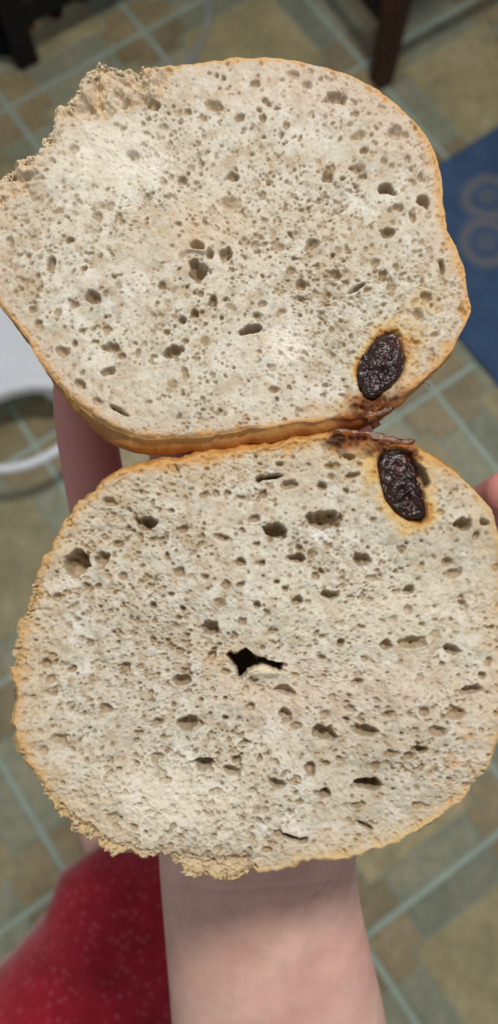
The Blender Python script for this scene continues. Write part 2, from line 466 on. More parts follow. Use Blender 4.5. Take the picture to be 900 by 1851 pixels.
WHITE = np.array([0.615, 0.58, 0.495]); TAN = np.array([0.43, 0.325, 0.20]); CRM = np.array([0.53, 0.455, 0.34])
PINK = np.array([0.60, 0.49, 0.40]); ORG = np.array([0.56, 0.30, 0.095]); GOO = np.array([0.24, 0.062, 0.014]); YEL = np.array([0.62, 0.42, 0.14])
BRN = np.array([0.22, 0.075, 0.022])

class Half:
    def __init__(s, x0, y0, w, h_, centre, depth, tilt_deg, pivot_y, seed):
        """raster window in photograph units, laid on a real tilted plane"""
        s.x0, s.y0, s.w, s.h, s.c, s.seed = x0, y0, w, h_, centre, seed
        t = math.radians(tilt_deg)
        s.e2 = UP * math.cos(t) + D * math.sin(t)         # in-plane 'up', leaning away
        s.e1 = RX.copy()
        s.n = np.cross(s.e1, s.e2)
        if s.n @ D > 0: s.n = -s.n
        s.P0 = at(centre[0], pivot_y, depth)
        s.base = s.pt(np.array([centre[0]]), np.array([centre[1]]))[0]
        s.Y, s.X = np.mgrid[y0:y0 + h_, x0:x0 + w].astype(float)
        s.H = np.zeros((h_, w)); s.C = np.zeros((h_, w, 3))
        s.pmask = np.zeros((h_, w)); s.Pd = np.zeros((h_, w))
    def pt(s, x, y):
        W = D[None] + RX[None] * ((x - CX) / F)[:, None] + UP[None] * ((CY - y) / F)[:, None]
        t = ((s.P0 - CAM) @ s.n) / (W @ s.n)
        return CAM + W * t[:, None]
    def stamp(s, x, y, rx, ry, rot_, depth, p=2.2, jag=0.16, mode='min'):
        R_ = int(max(rx, ry) * 1.5 + 3); ix, iy = int(x - s.x0), int(y - s.y0)
        xa, xb, ya, yb = max(ix - R_, 0), min(ix + R_ + 1, s.w), max(iy - R_, 0), min(iy + R_ + 1, s.h)
        if xa >= xb or ya >= yb: return
        X = s.X[ya:yb, xa:xb] - x; Y = s.Y[ya:yb, xa:xb] - y
        c_, s_ = math.cos(rot_), math.sin(rot_)
        u = (X * c_ + Y * s_) / rx; v = (-X * s_ + Y * c_) / ry
        q = np.sqrt(u * u + v * v)
        if jag: q = q * (1 + jag * s.j1[ya:yb, xa:xb]) + jag * .8 * s.j2[ya:yb, xa:xb] * min(1, 4.5 / max(rx, ry))
        prof = np.clip(1 - np.clip(q, 0, None) ** p, 0, 1)
        prof = prof ** 0.9
        A_ = s.Pd[ya:yb, xa:xb]; nd_ = depth * prof
        s.Pd[ya:yb, xa:xb] = np.maximum(A_, nd_) + .25 * np.minimum(A_, nd_) if mode == 'min' else A_ + nd_
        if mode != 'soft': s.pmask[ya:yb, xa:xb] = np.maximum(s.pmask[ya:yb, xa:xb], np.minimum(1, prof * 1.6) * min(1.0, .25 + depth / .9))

def build_half(name, label, H_, outline, pores, rimfun, raisin_poly, colour_fn, height_fn, hole, crustcol, dome, rough_fn, jag_fn, npore, seedo):
    h_ = H_
    sh = h_.H.shape; s0 = h_.seed
    h_.j1 = fftnoise(*sh, 3.2, s0 + 1); h_.j2 = fftnoise(*sh, 1.5, s0 + 2)
    r_ = np.random.RandomState(s0)
    px = 0.131                                            # mm per photograph unit, roughly
    # broad form
    h_.H += fftnoise(*sh, 60, s0 + 3) * .55 + fftnoise(*sh, 22, s0 + 4, 1.5) * .24
    height_fn(h_)
    dens = sstep(-1.3, 1.3, fftnoise(*sh, 34, s0 + 5))
    # random bubbles, three sizes, gently stretched
    nm, nsml, nt_ = npore
    for cnt, lo, hi, dd in ((nm, 4.5, 9.5, .85), (nsml, 2.8, 5.6, 1.15), (nt_, 1.3, 3.1, 1.6)):
        X = r_.uniform(h_.x0, h_.x0 + h_.w, cnt); Y = r_.uniform(h_.y0, h_.y0 + h_.h, cnt)
        R1 = lo + (hi - lo) * r_.rand(cnt) ** 2.2; as_ = r_.uniform(.55, 1.0, cnt); rt = r_.normal(-.25, .45, cnt)
        dp = R1 * px * dd * (.3 + 1.6 * r_.rand(cnt) ** 1.5); keep = r_.rand(cnt)
        for i in range(cnt):
            if keep[i] > .22 + .78 * dens[int(Y[i] - h_.y0), int(X[i] - h_.x0)]: continue
            h_.stamp(X[i], Y[i], R1[i], R1[i] * as_[i], rt[i], dp[i], p=2.2, jag=.26)
    # bubbles one can point at in the photograph
    for t in pores:
        x, y, rx, ry = t[:4]; k = t[4] if len(t) > 4 else ''; rt = math.radians(t[5]) if len(t) > 5 else r_.uniform(-.4, .4)
        m_ = (rx + ry) / 2 * px
        dep = {'': 1.1, 's': .6, 'd': 1.7, 'v': 2.5}[k] * m_
        h_.stamp(x, y, rx * 1.12, ry * 1.12, rt, dep, p={'': 2.3, 's': 2.0, 'd': 2.8, 'v': 3.4}[k], jag=.12)
        # little membranes and secondary cells on the floor of the larger ones
        if rx > 9:
            for _ in range(int(rx / 2.5)):
                a = r_.uniform(0, 6.28); q = r_.uniform(.1, .95)
                h_.stamp(x + math.cos(a) * rx * q, y + math.sin(a) * ry * q, r_.uniform(1.6, 3.6), r_.uniform(1.4, 2.8), a, m_ * r_.uniform(.15, .4), jag=.2, mode='soft')
    h_.H -= blur(h_.Pd, .7)
    if hole is None:                                      # strands of dough across the closed centre, a curl in one bubble
        h_.H += h_.strand * 1.3
        ra = np.hypot(h_.X - 411, h_.Y - 457); an_ = np.arctan2(h_.Y - 457, h_.X - 411)
        h_.H += np.exp(-((ra - 4.2) / 1.5) ** 2) * (np.abs(an_) > .9) * 1.1
    # fine torn texture
    fine = fftnoise(*sh, 1.25, s0 + 8) * .045 + fftnoise(*sh, 2.6, s0 + 9) * .065 + fftnoise(*sh, 5.5, s0 + 10) * .11 + fftnoise(*sh, 11, s0 + 16) * .12
    amp = np.ones(sh) * .9
    amp += rough_fn(h_)
    h_.H += fine * amp
    # hole through the middle
    hm = None
    if hole is not None:
        jx = h_.X + h_.j1 * 1.0; jy = h_.Y + h_.j2 * .8
        hm = in_poly(hole, jx, jy)
        hm = blur(hm.astype(float), 1.0) > .25
        hb = blur(hm.astype(float), 1.6); h_.H -= sstep(.12, .7, hb) * 9.0
    # colour of the bread itself: pale crumb with cream, tan and greyish patches
    a = sstep(-1.2, 1.6, fftnoise(*sh, 26, s0 + 11))[..., None]; b2 = sstep(.1, 1.9, fftnoise(*sh, 7, s0 + 12))[..., None]
    c3 = sstep(.3, 2.2, fftnoise(*sh, 3, s0 + 13))[..., None]
    C = WHITE * (1 - .55 * a) + CRM * .55 * a
    C = C * (1 - .6 * b2) + TAN * .6 * b2
    g4 = sstep(.2, 2.0, fftnoise(*sh, 4.5, s0 + 17, 1.4))[..., None]; C = C * (1 - .5 * g4) + np.array([.42, .39, .31]) * .5 * g4
    w5 = sstep(.7, 2.2, fftnoise(*sh, 12, s0 + 18))[..., None]; C = C * (1 - .6 * w5) + np.array([.70, .68, .63]) * .6 * w5
    C = C * (1 - .42 * c3) + np.array([.40, .34, .25]) * .42 * c3
    # walls of the bubbles: tan gluten film, with pit shade painted in as darker brown
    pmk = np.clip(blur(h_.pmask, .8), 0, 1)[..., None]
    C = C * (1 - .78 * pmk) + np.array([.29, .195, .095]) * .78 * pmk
    # small dark flecks
    sp = fftnoise(*sh, .8, s0 + 14); fl_ = sstep(2.5, 3.3, sp)[..., None] * sstep(-.6, 1.0, fftnoise(*sh, 30, s0 + 15))[..., None]
    C = C * (1 - .8 * fl_) + np.array([.10, .075, .05]) * .8 * fl_
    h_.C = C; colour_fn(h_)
    # ---- polar mesh
    NA, NR = 1500, 250
    cx, cy = h_.c
    O = np.array(outline, float); ang = np.unwrap(np.arctan2(O[:, 1] - cy, O[:, 0] - cx)); rad = np.hypot(O[:, 0] - cx, O[:, 1] - cy)
    if ang[-1] < ang[0]: ang = -ang; sgn = -1
    else: sgn = 1
    ang = np.maximum.accumulate(ang + np.arange(len(ang)) * 1e-6)
    A = ang[0] + np.linspace(0, 2 * math.pi, NA, endpoint=False)
    xp = np.r_[ang, ang[0] + 2 * math.pi]; fp = np.r_[rad, rad[0]]
    Rr = np.interp(A, xp, fp); TH_ = sgn * A
    # rounded corners of the traced line, then its own small raggedness
    k = np.fft.fftfreq(NA) * NA; Rs = np.fft.ifft(np.fft.fft(Rr) * np.exp(-(k / 170.0) ** 2)).real
    ex_, ey_ = cx + Rs * np.cos(TH_), cy + Rs * np.sin(TH_)
    rj = np.random.RandomState(s0 + 21).randn(NA)
    def band(kc): 
        q = np.fft.ifft(np.fft.fft(rj) * np.exp(-(k / kc) ** 2)).real; return q / q.std()
    ja = jag_fn(ex_, ey_)
    Rb = Rs.copy(); Rs = Rs + band(60) * .8 + (band(200) * .9 + band(480) * .4 + band(90) * 1.4 + band(40) * .8) * ja
    t = (np.arange(1, NR + 1) / NR)
    RR = t[:, None] * (Rb[None] + (Rs - Rb)[None] * (t[:, None] ** 24))
    Xp = cx + RR * np.cos(TH_)[None]; Yp = cy + RR * np.sin(TH_)[None]
    gx = np.clip(Xp - h_.x0, 0, h_.w - 1.001); gy = np.clip(Yp - h_.y0, 0, h_.h - 1.001)
    ix = gx.astype(int); iy = gy.astype(int); fx = gx - ix; fy = gy - iy
    def samp(Q):
        if Q.ndim == 3: f1, f2 = fx[..., None], fy[..., None]
        else: f1, f2 = fx, fy
        return (Q[iy, ix] * (1 - f1) * (1 - f2) + Q[iy, ix + 1] * f1 * (1 - f2) + Q[iy + 1, ix] * (1 - f1) * f2 + Q[iy + 1, ix + 1] * f1 * f2)
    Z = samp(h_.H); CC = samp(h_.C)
    din = (1 - t)[:, None] * Rs[None]                     # distance in from the rim
    rimw, edgec, midc = rimfun(ex_, ey_, TH_)             # rim width and colours around
    edn = band(90); rw = rimw * (1 + .25 * edn)
    # keep pits off the very rim
    keep = sstep(0, 9, din); Z = Z * (0.35 + .65 * keep) - .5 * (1 - sstep(0, 7, din)) ** 2
    dn = din + 2.0 * samp(h_.j1) + 1.2 * samp(h_.j2)
    k1 = (1 - sstep(.15, 1.15, dn / rw[None]))[..., None]; k2 = (1 - sstep(1.0, 4.6, dn / rw[None]))[..., None]
    CC = CC * (1 - .5 * k2) + midc[None] * .5 * k2
    CC = CC * (1 - .88 * k1) + edgec[None] * .88 * k1
    # syrup that soaked right through the rim at the joint
    nn = samp(h_.j1); n2_ = samp(fftnoise(*sh, 7, s0 + 71)); n3_ = sstep(-.2, 1.4, samp(fftnoise(*sh, 4, s0 + 72)))[..., None]
    if BUILDING == 'upper':
        g1 = np.exp(-(np.hypot((Xp - 682) / 46, (Yp - 744) / 33) ** 3)) * 1.4 + .9 * np.exp(-((Xp - 640) / 34) ** 2 - ((Yp - 756) / 8) ** 2) + .7 * np.exp(-((Xp - 722) / 22) ** 2 - ((Yp - 716) / 14) ** 2)
        g2 = np.zeros_like(g1)
    else:
        lt = np.interp(Xp, [560, 600, 650, 700, 748, 780], [790, 781, 784, 797, 806, 822])
        dd_ = Yp - lt
        g1 = sstep(44, 22, dd_ + 6 * n2_) * sstep(578, 612, Xp) * sstep(765, 735, Xp + 4 * nn)
        g2 = np.exp(-(np.hypot((Xp - 602) / 24, (Yp - 796) / 12) ** 3)) * sstep(-.9, .4, n2_)
    g1 = np.clip(g1 * (1.1 + .3 * n2_), 0, 1)[..., None] * .95; g2 = g2[..., None] * .85
    gc = np.array([.10, .024, .006]) * (1 - n3_) + np.array([.30, .085, .014]) * n3_
    CC = CC * (1 - g1) + gc * g1; CC = CC * (1 - g2) + np.array([.085, .045, .022]) * g2
    Z = Z + (g1 + g2)[..., 0] * samp(fftnoise(*sh, 3, s0 + 73)) * .22 - g2[..., 0] * .8
    pts = h_.pt(Xp.ravel(), Yp.ravel()) + h_.n[None] * (Z.ravel() * .001)[:, None]
    c0 = h_.base + h_.n * .001 * h_.H[int(cy - h_.y0), int(cx - h_.x0)]
    V = np.vstack([pts, c0[None]])
    j = np.arange(NR - 1)[:, None]; i = np.arange(NA)[None, :]; i2 = (i + 1) % NA
    q = np.stack([j * NA + i, j * NA + i2, (j + 1) * NA + i2, (j + 1) * NA + i], -1).reshape(-1, 4)
    if sgn > 0: q = q[:, ::-1]
    if hm is not None:
        zf = Z.ravel()[q].mean(1); hz = samp(hb).ravel()[q].mean(1); q = q[hz < .62]
    ci = len(V) - 1
    cols = np.vstack([CC.reshape(-1, 3), CC[0].mean(0)[None]])
    # close the centre with a thin quad fan (two triangles per quad step)
    fan = np.array([[ci, k_, (k_ + 1) % NA, (k_ + 2) % NA] for k_ in range(0, NA, 2)])
    if sgn < 0: fan = fan[:, ::-1]
    fan = fan if hm is None or True else fan
    q = np.vstack([q, fan])
    e = empty(name, h_.base); tag(e, label, 'bagel', 'the two halves of one sliced raisin bagel')
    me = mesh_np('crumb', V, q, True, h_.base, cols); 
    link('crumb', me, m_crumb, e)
    # ---- crust: sweeps from the rim out over its bulge and round under the dome
    rim = pts.reshape(NR, NA, 3)[-1]
    ctr = h_.base
    din_ = rim - ctr; nd = din_ @ h_.n; flat = din_ - nd[:, None] * h_.n[None]
    Rm = np.linalg.norm(flat, axis=1); dirn = flat / Rm[:, None]
    kk = np.exp(-(k / 60.0) ** 2); Rm_s = np.fft.ifft(np.fft.fft(Rm) * kk).real
    NK = 46; ph = np.linspace(0, 1, NK)
    bul, dep, wall = dome
    facing = sstep(.45, .95, np.sin(TH_)) if BUILDING == 'upper' else sstep(.55, .95, -np.sin(TH_))
    bul = bul + facing * (.0022 if BUILDING == 'upper' else .0017); sx = .95 - .40 * facing
    V = []; cl = []
    nz1 = fftnoise(NK * 4, NA, 9, s0 + 30)[::4]; nz2 = fftnoise(NK * 4, NA, 3, s0 + 31)[::4]; nz3 = fftnoise(NK * 4, NA, 1.3, s0 + 33)[::4]
    rg = rough_rim(ex_, ey_, name)
    for kx, p in enumerate(ph):
        # super-elliptic section: first out and back, then in to the middle underneath
        a_ = p * math.pi / 2
        if p < .0001: rr = Rm; zz = nd
        else:
            blend = min(1, p / .06)
            sec = max(math.cos(a_), 1e-6) ** sx; zdp = -dep * math.sin(a_) ** wall
            rr_t = Rm_s * sec + bul * math.sin(min(1, p / .35) * math.pi) * 1.0 + bul * .7 * (1 - sec) * 0
            rr = Rm * (1 - blend) + rr_t * blend
            zz = nd * (1 - blend) + zdp
            disp = (nz1[kx] * .0002 + (nz2[kx] * .00012 + nz3[kx] * .00009) * (0.2 + rg)) * min(1, p / .04) * sec
            rr = rr + disp; zz = zz + disp * .5
        if p >= .999: rr = Rm * 0 + .0005
        V.append(ctr + dirn * rr[:, None] + h_.n[None] * (zz[:, None] if hasattr(zz, 'shape') else zz))
        m_ = sstep(.0, .10, np.full(NA, p))[:, None]
        c_ = edgec * (1 - m_) + crustcol[None] * m_
        brn = sstep(-.4, 1.8, nz1[kx])[:, None] * .45; c_ = c_ * (1 - brn) + c_ * np.array([.74, .58, .42]) * brn
        spk = sstep(.8, 2.2, nz2[kx])[:, None] * .35
        c_ = c_ * (1 - spk) + c_ * np.array([.6, .45, .35]) * spk
        goo = goo_fn(ex_, ey_)[:, None] * (1 - sstep(.25, .6, np.full(NA, p)))[:, None]
        c_ = c_ * (1 - goo) + GOO * goo
        cl.append(c_)
    V = np.vstack(V); cl = np.vstack(cl)
    j = np.arange(NK - 1)[:, None]
    q = np.stack([j * NA + i, j * NA + i2, (j + 1) * NA + i2, (j + 1) * NA + i], -1).reshape(-1, 4)
    if sgn > 0: q = q[:, ::-1]
    link('crust', mesh_np('crust', V, q, True, h_.base, cl), m_crust, e)
    # ---- raisin
    if raisin_poly is not None:
        ro, hb = raisin_poly
        P = np.array(ro, float); rc = P.mean(0); na, nr = 180, 46
        an = np.arctan2(P[:, 1] - rc[1], P[:, 0] - rc[0]); o_ = np.argsort(an); an = an[o_]; rd = np.hypot(*(P[o_] - rc).T)
        T = np.linspace(-math.pi, math.pi, na, endpoint=False)
        R2 = np.interp(T, np.r_[an - 2*math.pi, an, an + 2*math.pi], np.r_[rd, rd, rd])
        kq = np.fft.fftfreq(na) * na; R2 = np.fft.ifft(np.fft.fft(R2) * np.exp(-(kq / 14.0) ** 2)).real
        rr = np.random.RandomState(s0 + 50).randn(na); q = np.fft.ifft(np.fft.fft(rr) * np.exp(-(kq / 22) ** 2)).real; R2 = R2 + q / q.std() * 1.9
        f1 = fftnoise(260, 260, 7, s0 + 51); f2 = fftnoise(260, 260, 2.6, s0 + 52); f3 = fftnoise(260, 260, 1.2, s0 + 53)
        V = []
        for a in range(1, nr + 1):
            tt = a / nr
            X = rc[0] + tt * R2 * np.cos(T); Y = rc[1] + tt * R2 * np.sin(T)
            gx_ = np.clip((X - rc[0] + 130).astype(int), 0, 259); gy_ = np.clip((Y - rc[1] + 130).astype(int), 0, 259)
            fold = -np.abs(f1[gy_, gx_]) * .5 + f2[gy_, gx_] * .13 + f3[gy_, gx_] * .05
            z = hb[0] * (1 - tt ** 3.2) ** .6 - hb[1] + fold * (1 - tt ** 6) + (-1.2 if tt == 1 else 0)
            V.append(h_.pt(X, Y) + h_.n[None] * (z * .001)[:, None])
        V.append(h_.pt(np.array([rc[0]]), np.array([rc[1]])) + h_.n[None] * (hb[0] - hb[1]) * .001)
        V = np.vstack(V); jj = np.arange(nr - 1)[:, None]; ii = np.arange(na)[None]; ij = (ii + 1) % na
        q = np.stack([jj*na+ii, jj*na+ij, (jj+1)*na+ij, (jj+1)*na+ii], -1).reshape(-1, 4)
        fan = np.array([[len(V)-1, k_, (k_+1) % na, (k_+2) % na] for k_ in range(0, na, 2)])
        me = mesh_np('raisin', V, np.vstack([q[:, ::-1], fan[:, ::-1]]), True, h_.base); fix_normals(me)
        link('raisin', me, m_raisin, e)
    # ---- loose ragged crumbs along the torn stretches of the rim
    V = []; Fc = []; cl = []
    ico_v, ico_f = ICO
    rr = np.random.RandomState(s0 + 60)
    idx = np.where(ja > .8)[0]
    if len(idx):
        for _ in range(seedo):
            a = rr.choice(idx); dd = rr.uniform(2.5, 14) ; tt = 1 - dd / Rs[a]
            X = cx + tt * Rs[a] * math.cos(TH_[a]); Y = cy + tt * Rs[a] * math.sin(TH_[a])
            rad_ = (.10 + .40 * rr.rand() ** 2.5) * .001
            p0 = h_.pt(np.array([X]), np.array([Y]))[0] + h_.n * rr.uniform(-.9, .1) * .001
            vv = ico_v * (1 + .25 * rr.randn(len(ico_v), 1)) * rad_ * np.exp(rr.uniform(-1.0, .75, 3))
            n0 = len(V) * 0 + sum(len(v_) for v_ in V)
            V.append(p0 + vv); Fc.append(ico_f + n0)
            cc = edgec[a] * .35 + (CRM if rr.rand() < .6 else TAN) * .65
            cl.append(np.repeat(cc[None] * rr.uniform(.9, 1.1), len(vv), 0))
        o = link('torn_crumbs', mesh_np('torn_crumbs', np.vstack(V), np.vstack(Fc), True, h_.base, np.vstack(cl)), m_crumb, e)
        tag(o, kind='stuff')
    return e

# icosphere for crumbs
import bmesh
bm = bmesh.new(); bmesh.ops.create_icosphere(bm, subdivisions=2, radius=1.0)
bm.verts.ensure_lookup_table()
ICO = (np.array([v.co[:] for v in bm.verts]), np.array([[v.index for v in f.verts] for f in bm.faces])); bm.free()

# materials
m_crumb, nt, b = new_mat('bread_crumb'); co = objco(nt)
at_n = N(nt, 'ShaderNodeAttribute', attribute_name='tint')
n1 = noise(nt, 1500, 5, 0.7, co); n2 = noise(nt, 3600, 3, 0.6, co)
rr = ramp(nt, n1.outputs[0], [(0.30, (0.86, 0.83, 0.78)), (0.5, (1, 1, 1)), (0.72, (1.07, 1.07, 1.06))])
c = mixc(nt, 1.0, at_n.outputs['Color'], rr.outputs[0], 'MULTIPLY')
nt.links.new(c, b.inputs['Base Color'])
b.inputs['Roughness'].default_value = 0.62; b.inputs['Specular IOR Level'].default_value = 0.28
b.inputs['Subsurface Weight'].default_value = 0.3
b.inputs['Subsurface Radius'].default_value = (1.0, 0.7, 0.45); b.inputs['Subsurface Scale'].default_value = 0.0008
pv = bump(nt, n1.outputs[0], 0.55, 0.0004, b)
m_crust, nt, b = new_mat('bagel_crust'); co = objco(nt)
at_n = N(nt, 'ShaderNodeAttribute', attribute_name='tint')
n1 = noise(nt, 420, 6, 0.65, co); n2 = noise(nt, 1600, 4, 0.6, co)
rr = ramp(nt, n1.outputs[0], [(0.3, (0.80, 0.72, 0.62)), (0.5, (1, 1, 1)), (0.7, (1.12, 1.12, 1.1))])
c = mixc(nt, 1.0, at_n.outputs['Color'], rr.outputs[0], 'MULTIPLY')
nt.links.new(c, b.inputs['Base Color']); b.inputs['Roughness'].default_value = 0.36; b.inputs['Specular IOR Level'].default_value = 0.5
b.inputs['Subsurface Weight'].default_value = 0.1; b.inputs['Subsurface Scale'].default_value = 0.0006
pv = bump(nt, n1.outputs[0], 0.3, 0.0005, b); bump(nt, n2.outputs[0], 0.35, 0.0002, b, pv)
m_raisin, nt, b = new_mat('wet_raisin'); co = objco(nt)
n1 = noise(nt, 300, 4, 0.6, co); n2 = noise(nt, 1500, 3, 0.6, co)
rr = ramp(nt, n1.outputs[0], [(0.35, (0.010, 0.003, 0.003)), (0.6, (0.030, 0.008, 0.006)), (0.75, (0.10, 0.022, 0.010))])
nt.links.new(rr.outputs[0], b.inputs['Base Color']); b.inputs['Roughness'].default_value = 0.25
b.inputs['Specular IOR Level'].default_value = 0.6; b.inputs['Coat Weight'].default_value = 0.0; b.inputs['Coat Roughness'].default_value = 0.12
pv = bump(nt, n1.outputs[0], 0.8, 0.0008, b); bump(nt, n2.outputs[0], 1.0, 0.00022, b, pv)

def goo_fn(x, y):
    return np.clip(np.exp(-((x - 668) / 62) ** 4 - ((y - 770) / 42) ** 2) * 1.3, 0, .92)
def rough_rim(x, y, name):
    if name == 'bagel_half' and BUILDING == 'lower':
        return .8 + .7 * sstep(300, 60, x) 
    return .25 + 2.0 * sstep(330, 180, x) * sstep(380, 330, y)

def S_(k, off, lst):                                     # helper: read positions from an enlarged crop
    return [(x / k + off[0], y / k + off[1]) for x, y in lst]
raisin_up = S_(3.46, (600, 560), [(370,130),(430,170),(450,250),(463,300),(440,380),(400,440),(320,510),(265,565),(220,545),(180,480),(165,400),(180,310),(215,260),(270,190),(310,145)])
raisin_lo = S_(3.46, (600, 560), [(286,925),(330,885),(400,872),(470,880),(505,930),(530,1000),(548,1090),(575,1180),(592,1290),(560,1335),(470,1320),(400,1270),(335,1190),(305,1080),(292,1000)])

# ============ upper half
out_up = [(0,322),(17,314),(29,312),(31,292),(44,285),(62,271),(79,269),(83,251),(86,231),(105,214),(108,197),(120,192),(121,181),(142,163),(146,143),(164,126),(178,129),(192,118),(203,127),(236,124),(250,121),
 (300,115),(350,111),(400,106),(450,102),(500,104),(550,112),(600,124),(650,143),(700,173),(738,205),(771,242),(789,277),(799,320),(801,370),(809,412),(829,457),(842,502),(850,550),(843,588),(817,631),(780,674),(740,705),(706,729),(685,742),(655,752),(600,756),(540,760),(450,774),(380,786),(300,793),(245,791),(205,778),(168,756),(132,724),(103,693),(76,660),(50,613),(25,580),(4,558),(-10,535),(-16,480),(-14,420),(-11,385),(-10,355),(-8,335)]
pores_up = [(260,150,9,8),(277,186,14,9,'d'),(388,190,17,9,'',20),(340,201,6,6,'d'),(268,212,6,4,'d'),(296,225,8,6),(241,279,12,9),(135,270,9,6),(330,327,9,7,'d'),(423,321,11,8,'d'),(310,320,6,6),(267,355,9,7),(175,389,10,8),(214,390,6,7,'d'),(192,368,15,8,'s'),(75,360,7,7,'s'),(106,382,12,6,'s'),(417,367,18,12,'s'),(434,215,8,6,'d'),(227,136,6,7),
 (530,136,11,7),(460,150,9,7,'d'),(555,156,11,7),(607,177,16,10,'d',5),(643,205,6,6,'d'),(517,228,8,8),(475,216,7,7,'d'),(645,245,16,7,'s'),(715,240,12,12),(657,271,8,6,'d'),(693,289,7,7),(647,302,14,9,'s'),(592,317,9,11,'d',30),(700,337,14,10,'v'),(765,360,10,15,'v',-15),(717,374,9,8,'d'),(745,392,6,10,'d'),(737,285,6,7,'d'),(760,315,4,9,'d'),(680,232,5,4,'d'),(708,296,5,5),(730,245,9,7),
 (129,436,8,6,'d'),(94,476,8,12,'d',10),(156,486,5,5,'v'),(168,538,12,10,'d',20),(135,550,9,7),(105,562,8,8,'s'),(70,584,8,6,'d'),(202,626,13,10,'d',10),(222,643,8,6,'d'),(312,635,18,11,'d',-22),(197,673,12,7,'d'),(145,695,10,7,'d',35),(115,635,12,8,'',35),(192,592,8,8),(135,619,4,4,'v'),(136,734,8,5,'d'),(178,728,9,6,'d',20),(217,745,22,3.4,'d',32),(336,615,6,6,'d'),(329,578,7,7,'v'),(351,565,7,8,'v'),(384,542,6,9,'v'),(363,531,6,6,'d'),(358,488,15,18,'v',-30),(358,446,12,8,'v',15),(379,459,7,7,'v'),(408,457,10,10,'v'),(292,515,7,6,'d'),(453,591,18,8,'v',-20),(440,596,9,6,'v'),(215,517,8,8,'s'),(400,571,4,4,'v'),(370,615,9,9,'s'),(335,671,7,5),(250,633,5,7),(415,552,8,6,'s'),(312,697,10,9,'s'),(104,632,4,5,'d'),(60,560,8,5,''),(150,676,6,5,''),
 (700,422,12,9,'d'),(565,437,13,9,''),(505,442,9,7),(607,495,12,8,'d'),(545,511,11,9,'d'),(677,476,8,7),(612,449,8,7,'s'),(798,482,5,13,'v',-5),(832,557,6,6,'v'),(770,536,11,8,'d'),(647,520,18,4,'d',-32),(525,485,8,8),(510,557,8,5),(475,545,8,6),(755,567,10,10),(495,700,10,6),(492,660,8,7,'s'),(785,602,9,5,''),(460,440,9,6),(543,565,4,4,'d'),(580,563,5,4,'d'),(600,592,6,5),(660,450,5,4),(775,455,7,8,'s'),(760,440,5,6),(705,380,5,5,'')]
def rim_up(x, y, th):
    n = len(x); w = np.full(n, 11.0)
    w += 7 * sstep(500, 700, y) * sstep(420, 100, x) + 9 * sstep(560, 780, x)
    torn = sstep(330, 200, x) * sstep(400, 340, y)
    e = np.repeat(np.array([.60, .35, .125])[None], n, 0)
    e = e * (1 - sstep(500, 720, y)[:, None] * .6) + np.array([.56, .29, .09]) * sstep(500, 720, y)[:, None] * .6
    e = e * (1 - torn[:, None]) + np.array([.66, .54, .36]) * torn[:, None]
    w = w * (1 - torn) + 14 * torn
    m = np.repeat(np.array([.54, .425, .31])[None], n, 0)
    gz = goo_fn(x, y)[:, None]; e = e * (1 - gz) + GOO * gz; m = m * (1 - gz) + YEL * gz
    return w, e, m
def jag_up(x, y): return .12 + 1.35 * sstep(300, 215, x) * sstep(385, 330, y)
torn_line = [(-20, 385), (20, 362), (50, 335), (75, 300), (95, 262), (108, 232), (124, 214), (150, 210), (190, 206), (205, 190), (250, 186), (300, 178), (340, 150)]
def height_up(h_):
    # the knife left the bread at the upper left: the rest tore away lower and lumpy
    poly = torn_line + [(340, 60), (-60, 60), (-60, 385)]
    jx = h_.X + fftnoise(*h_.H.shape, 9, 900) * 5 + h_.j1 * 2; jy = h_.Y + fftnoise(*h_.H.shape, 9, 901) * 4 + h_.j2 * 1.5
    tm = in_poly(poly, jx, jy).astype(float) * sstep(345, 250, h_.X)
    tmb = blur(tm, 1.8); h_.torn = tmb
    h_.H += -tmb * 1.5 + tmb * (np.abs(fftnoise(*h_.H.shape, 10, 902)) * .9 + fftnoise(*h_.H.shape, 4, 903) * .35)
    # lip of crumb standing over the tear at (150..210, 165..200)
    h_.H += np.exp(-((h_.X - 165) / 30) ** 2 - ((h_.Y - 183) / 11) ** 2) * 1.3
    # old hole in the middle, closed by dough: a pinch
    d_ = np.hypot((h_.X - 380) / 70, (h_.Y - 462) / 36); h_.H -= np.exp(-d_ ** 2) * 1.1
    dd = seg_dist([(338, 455), (352, 453), (368, 457), (376, 452), (384, 444)], h_.X, h_.Y)
    h_.strand = np.exp(-(dd / 3.0) ** 2)
    # raisin bed
    rb = blur(in_poly(raisin_up, h_.X, h_.Y).astype(float), 3.0); h_.H -= rb * 2.6
def rough_up(h_):
    return h_.torn * 2.8
